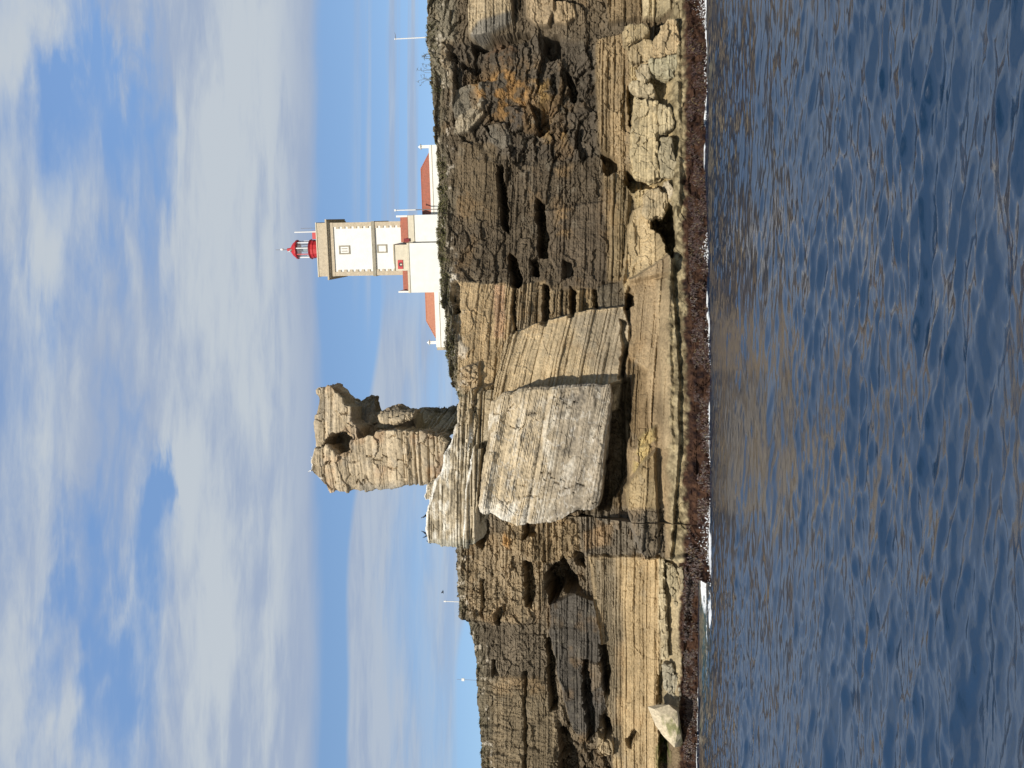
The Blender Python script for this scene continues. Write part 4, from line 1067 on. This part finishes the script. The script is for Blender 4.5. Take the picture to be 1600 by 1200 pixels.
part(MB().box(-.1, .1, -.1, .1, h_ - .35, h_), 'cap', M_METALW, o)
o, h_ = mast('antenna_pole', 'faint thin pole with a bright white lamp above the left cliff edge', 1061.5, 714, 745, 166, .03, 'mast', M_METALG)
part(MB().box(-.22, .22, -.1, .1, h_ - 1.25, h_ - .8), 'lamp', M_METALW, o)

# ------------------------------------------------------------------ birds
M_BIRD = mat('black_feathers', (.018, .018, .022), .7)
M_GULL = mat('white_feathers', (.8, .8, .78), .8)
M_GULLG = mat('grey_feathers', (.35, .37, .40), .8)
M_BEAK = mat('beak', (.35, .25, .06), .5)
def perched(name, label, x, y, D, face, m, wingm, scale, cat, group, lean=.35):
    X_, Z_ = W(x, y, D)
    o = tag(empty(name, (X_, D, Z_)), label, cat, group)
    k = scale; f = face
    body = [(-.30 * f * k, .02, .02 * k), (-.18 * f * k, 0, .14 * k), (0, 0, .26 * k), (.10 * f * k, 0, .40 * k), (.13 * f * k, 0, .52 * k), (.12 * f * k, 0, .62 * k), (.17 * f * k, 0, .68 * k), (.23 * f * k, 0, .67 * k)]
    part(MB().tube(body, [.02 * k, .07 * k, .125 * k, .10 * k, .055 * k, .042 * k, .055 * k, .03 * k], 8), 'body', m, o, smooth=True)
    part(MB().tube([(.22 * f * k, 0, .67 * k), (.33 * f * k, 0, .655 * k)], [.022 * k, .006 * k]), 'beak', M_BEAK, o)
    for sy in (-1, 1):
        part(MB().tube([(.06 * f * k, sy * .095 * k, .40 * k), (-.08 * f * k, sy * .11 * k, .26 * k), (-.26 * f * k, sy * .04 * k, .08 * k)], [.03 * k, .05 * k, .012 * k], 6), 'wing', wingm, o, smooth=True)
        part(MB().tube([(0, sy * .05 * k, .18 * k), (.02 * f * k, sy * .05 * k, -.04 * k)], .014 * k, 5), 'leg', M_BEAK, o)
    return o
gC = 'cormorants resting on the white ledge'
perched('cormorant', 'black cormorant standing alone on the white ledge, nearest the tower', 668.0, 806.5, 110.6, -1, M_BIRD, M_BIRD, 1.0, 'bird', gC)
perched('cormorant', 'black cormorant, upright one of the close pair on the white ledge', 667.0, 832.5, 110.6, 1, M_BIRD, M_BIRD, .85, 'bird', gC)
perched('cormorant', 'black cormorant, lower one of the close pair, toward the ledge end', 668.5, 838.0, 110.4, -1, M_BIRD, M_BIRD, .8, 'bird', gC)
perched('cormorant', 'black cormorant hunched at the outer end of the white ledge', 673.5, 847.0, 110.6, 1, M_BIRD, M_BIRD, .72, 'bird', gC)
gG = 'white gulls on the high perches'
perched('gull', 'white gull on the outer knob of the rock tower top', 491.5, 734.0, 112.2, -1, M_GULL, M_GULLG, 1.05, 'bird', gG)
perched('gull', 'white gull on the rock tower top beside the notch', 494.0, 716.0, 112.2, 1, M_GULL, M_GULLG, .9, 'bird', gG)
g2 = perched('gull', 'white gull perched on the red dome of the lantern', 457, 391.5, 138.6, -1, M_GULL, M_GULLG, 1.0, 'bird', gG)
# one bird on the wing over the left cliff
X_, Z_ = W(692.5, 925, 150)
fb_ = tag(empty('flying_bird', (X_, 150, Z_)), 'tiny dark bird flying above the left cliff near the mast', 'bird')
part(MB().tube([(-.26, 0, 0), (-.1, 0, .02), (.1, 0, .03), (.24, 0, .05), (.32, 0, .04)], [.02, .07, .08, .045, .01], 8), 'body', M_BIRD, fb_, smooth=True)
for sy in (-1, 1):
    part(MB().solid([(.1, sy * .05, .05), (-.06, sy * .05, .04), (-.12, sy * .3, .19), (.06, sy * .3, .21), (-.2, sy * .62, .14)], [(0, 1, 2, 3), (3, 2, 4)]), 'wing', M_BIRD, fb_)

# ------------------------------------------------------------------ plants along the brink
M_LEAF = mat('coastal_leaves', attr='Col', rough=.8, noise=.3, nscale=4)
def brink_xyz(i):
    j = random.choice(i); return j
def ground_cover():
    rs = np.random.RandomState(12)
    V, Fq, Cc_ = [], [], []
    spans = [((30, 140), 500), ((225, 345), 1300), ((345, 460), 1500), ((460, 560), 700), ((560, 610), 200), ((610, 640), 250), ((925, 1000), 120), ((1130, 1200), 260)]
    for (y0, y1), cnt in spans:
        D = 124 if y0 < 700 else 156
        cl = rs.uniform(y0, y1, max(5, cnt // 45))
        for _ in range(cnt):
            y = cl[rs.randint(len(cl))] + rs.normal(0, 4.5)
            if not y0 - 5 < y < y1 + 5: continue
            X_ = (600 - y) / F * D / CP * 1.0
            j = int(np.clip(round((X_ - xs[0]) / DX), 0, len(xs) - 1))
            u = rs.rand() ** 1.3
            if u < .5:
                i = rows - 1 - int(u * 2 * 14); p = V1[i, j]
            else:
                k = int((u - .5) * 2 * 8); p = ext[k][j]
            p = p + np.array((0, -.05, .02)); sz = rs.uniform(.04, .11)
            for q_ in range(3):
                n_ = rs.normal(0, 1, 3); n_[2] = abs(n_[2]) + .3; n_ /= np.linalg.norm(n_)
                t1 = np.cross(n_, rs.normal(0, 1, 3)); t1 /= np.linalg.norm(t1); t2 = np.cross(n_, t1)
                o_ = p + rs.normal(0, .07, 3); b = len(V)
                V += [o_ - t1 * sz, o_ - t2 * sz * .45, o_ + t1 * sz, o_ + t2 * sz * .45]; Fq.append((b, b + 1, b + 2, b + 3))
                g = rs.uniform(.6, 1.3); c = np.array((.15, .155, .06)) * g if rs.rand() < .6 else np.array((.19, .155, .075)) * g
                Cc_ += [c] * 4
    me = np_mesh('ground_cover', np.array(V), np.array(Fq), np.array(Cc_))
    tag(link('ground_cover', me, M_LEAF), 'low green succulents creeping along the cliff edge', 'ground cover', kind='stuff')
ground_cover()
M_DRY = mat('dry_stalk', (.13, .12, .08), .9)
for nm, lab, y, xt, xb_, bend in (('dry_plant', 'wispy dry plant leaning over the brink, nearest the flagpole', 92, 661, 672, -1), ('dry_plant', 'tall dry plant with two arching stalks on the brink', 118, 652, 675, 1)):
    X_, Zb = W(xb_, y, 124.5); _, Zt = W(xt, y, 124.5); hgt = Zt - Zb
    o = tag(empty(nm, (X_, 124.5, Zb)), lab, 'plant', 'dry plants on the brink')
    rs = np.random.RandomState(int(y))
    for k in range(7):
        h_ = hgt * rs.uniform(.5, 1.05); lx = rs.uniform(-.9, 1.1) * .8; by = rs.uniform(-.3, .3); sx_ = rs.uniform(-.7, .7)
        pts = [(sx_, by, -.4), (sx_ + .1 * lx, by, h_ * .5), (sx_ + .45 * lx, by, h_ * .9), (sx_ + lx, by, h_ * .95)]
        st_ = part(MB().tube(pts, [.022, .02, .016, .008], 5), 'stalk', M_DRY, o)
        lm = MB()
        for w_ in range(7):
            t = rs.uniform(.45, 1); a_, b_ = np.array(pts[2]), np.array(pts[3]); p = a_ + (b_ - a_) * t if t > .6 else np.array(pts[1]) + (a_ - np.array(pts[1])) * t
            d = rs.normal(0, .16, 3); lm.tube([p, p + d], [.022, .005], 4)
        part(lm, 'leaves', M_DRY, st_)

# ------------------------------------------------------------------ weed fronds and spray at the water's edge
def fronds():
    rs = np.random.RandomState(3)
    V, Fq, Cc_ = [], [], []
    zi = np.arange(int(1.3 / DZ), int(3.75 / DZ))
    gx_, gz_ = np.meshgrid(xs[::4], np.arange(60) * DZ, indexing='ij'); wpat = sm(-.25, .2, fbm2(gx_ * .8, gz_ * 1.1, 4, 401))
    for _ in range(38000):
        j = rs.randint(len(xs)); i = zi[rs.randint(len(zi))]
        p = V1[i, j]
        if p[2] > 2.35 + rs.normal(0, .12) - (.1 if p[1] > 135 else 0): continue
        if abs(p[0]) > 62 or wpat[j // 4, i] < rs.rand(): continue
        L_ = rs.uniform(.12, .34); w_ = rs.uniform(.02, .05); dx_ = rs.normal(0, .16); o_ = p + np.array((0, -.03, 0)); dn = np.array((dx_, -rs.uniform(.05, .22), -L_)); sx_ = np.array((w_, 0, rs.normal(0, .01)))
        b = len(V); m_ = o_ + dn * .5 + np.array((rs.normal(0, .03), -.06, .03))
        V += [o_ - sx_ * .5, o_ + sx_ * .5, m_ - sx_, m_ + sx_, o_ + dn - sx_ * .4, o_ + dn + sx_ * .4]
        Fq += [(b, b + 1, b + 3, b + 2), (b + 2, b + 3, b + 5, b + 4)]
        g = rs.uniform(.35, 1.5); c = np.array((.06, .032, .026)) * g if rs.rand() < .85 else np.array((.12, .085, .04)) * g
        Cc_ += [c] * 6
    me = np_mesh('seaweed', np.array(V), np.array(Fq), np.array(Cc_))
    m = mat('wet_weed', attr='Col', rough=.45, noise=.2, spec=.5)
    tag(link('seaweed', me, m), 'dark red brown seaweed covering the rocks at the waterline', 'seaweed', kind='stuff')
fronds()
M_SPRAY = mat('spray_foam', (.86, .88, .89), .9, noise=.05)
def spray():
    rs = np.random.RandomState(9); bm = bmesh.new()
    src = [(838, 104.6, 1.8, .9, 170), (815, 104.8, 1.0, .5, 60), (858, 105.0, 1.0, .5, 50), (905, 116, 1.8, .6, 140), (400, 116.2, 1.0, .75, 90), (408, 116.2, .7, .4, 50), (8, 116.6, 1.6, 1.2, 200), (25, 117, 1.8, .6, 120), (48, 116.8, .8, .4, 40),
           (520, 112.2, 1.6, .35, 60), (650, 106, 1.6, .35, 60), (690, 105.6, 1.5, .35, 60), (1120, 148.2, 2.4, .35, 60), (1150, 148.2, 2.4, .35, 50), (1180, 148, 2, .3, 40), (125, 116.8, 1.5, .35, 40), (180, 117, 1.0, .3, 30)]
    for y, D, wx_, hz, cnt in src:
        X0 = (600 - y) / F * D
        for _ in range(cnt):
            X_ = X0 + rs.normal(0, wx_); j = int(np.clip(round((X_ - xs[0]) / DX), 0, len(xs) - 1))
            yc = min(D + 1, V1[int(2.0 / DZ), j, 1] - .15)
            h_ = abs(rs.normal(0, hz * .6)) * math.exp(-((X_ - X0) / wx_) ** 2 * .5); r_ = rs.uniform(.015, .055) * (1.3 - min(1, h_ / (hz * 2)) * .8)
            mtx = Matrix.Translation((X_, yc - abs(rs.normal(0, .5)), h_ - .05)) @ Matrix.Diagonal((rs.uniform(.8, 1.6), 1, rs.uniform(.6, 1.3), 1))
            bmesh.ops.create_icosphere(bm, subdivisions=1, radius=r_, matrix=mtx)
    me = bpy.data.meshes.new('spray'); bm.to_mesh(me); bm.free()
    for p in me.polygons: p.use_smooth = True
    tag(link('spray', me, M_SPRAY), 'white spray of small waves breaking on the rocks', 'spray', kind='stuff')
spray()
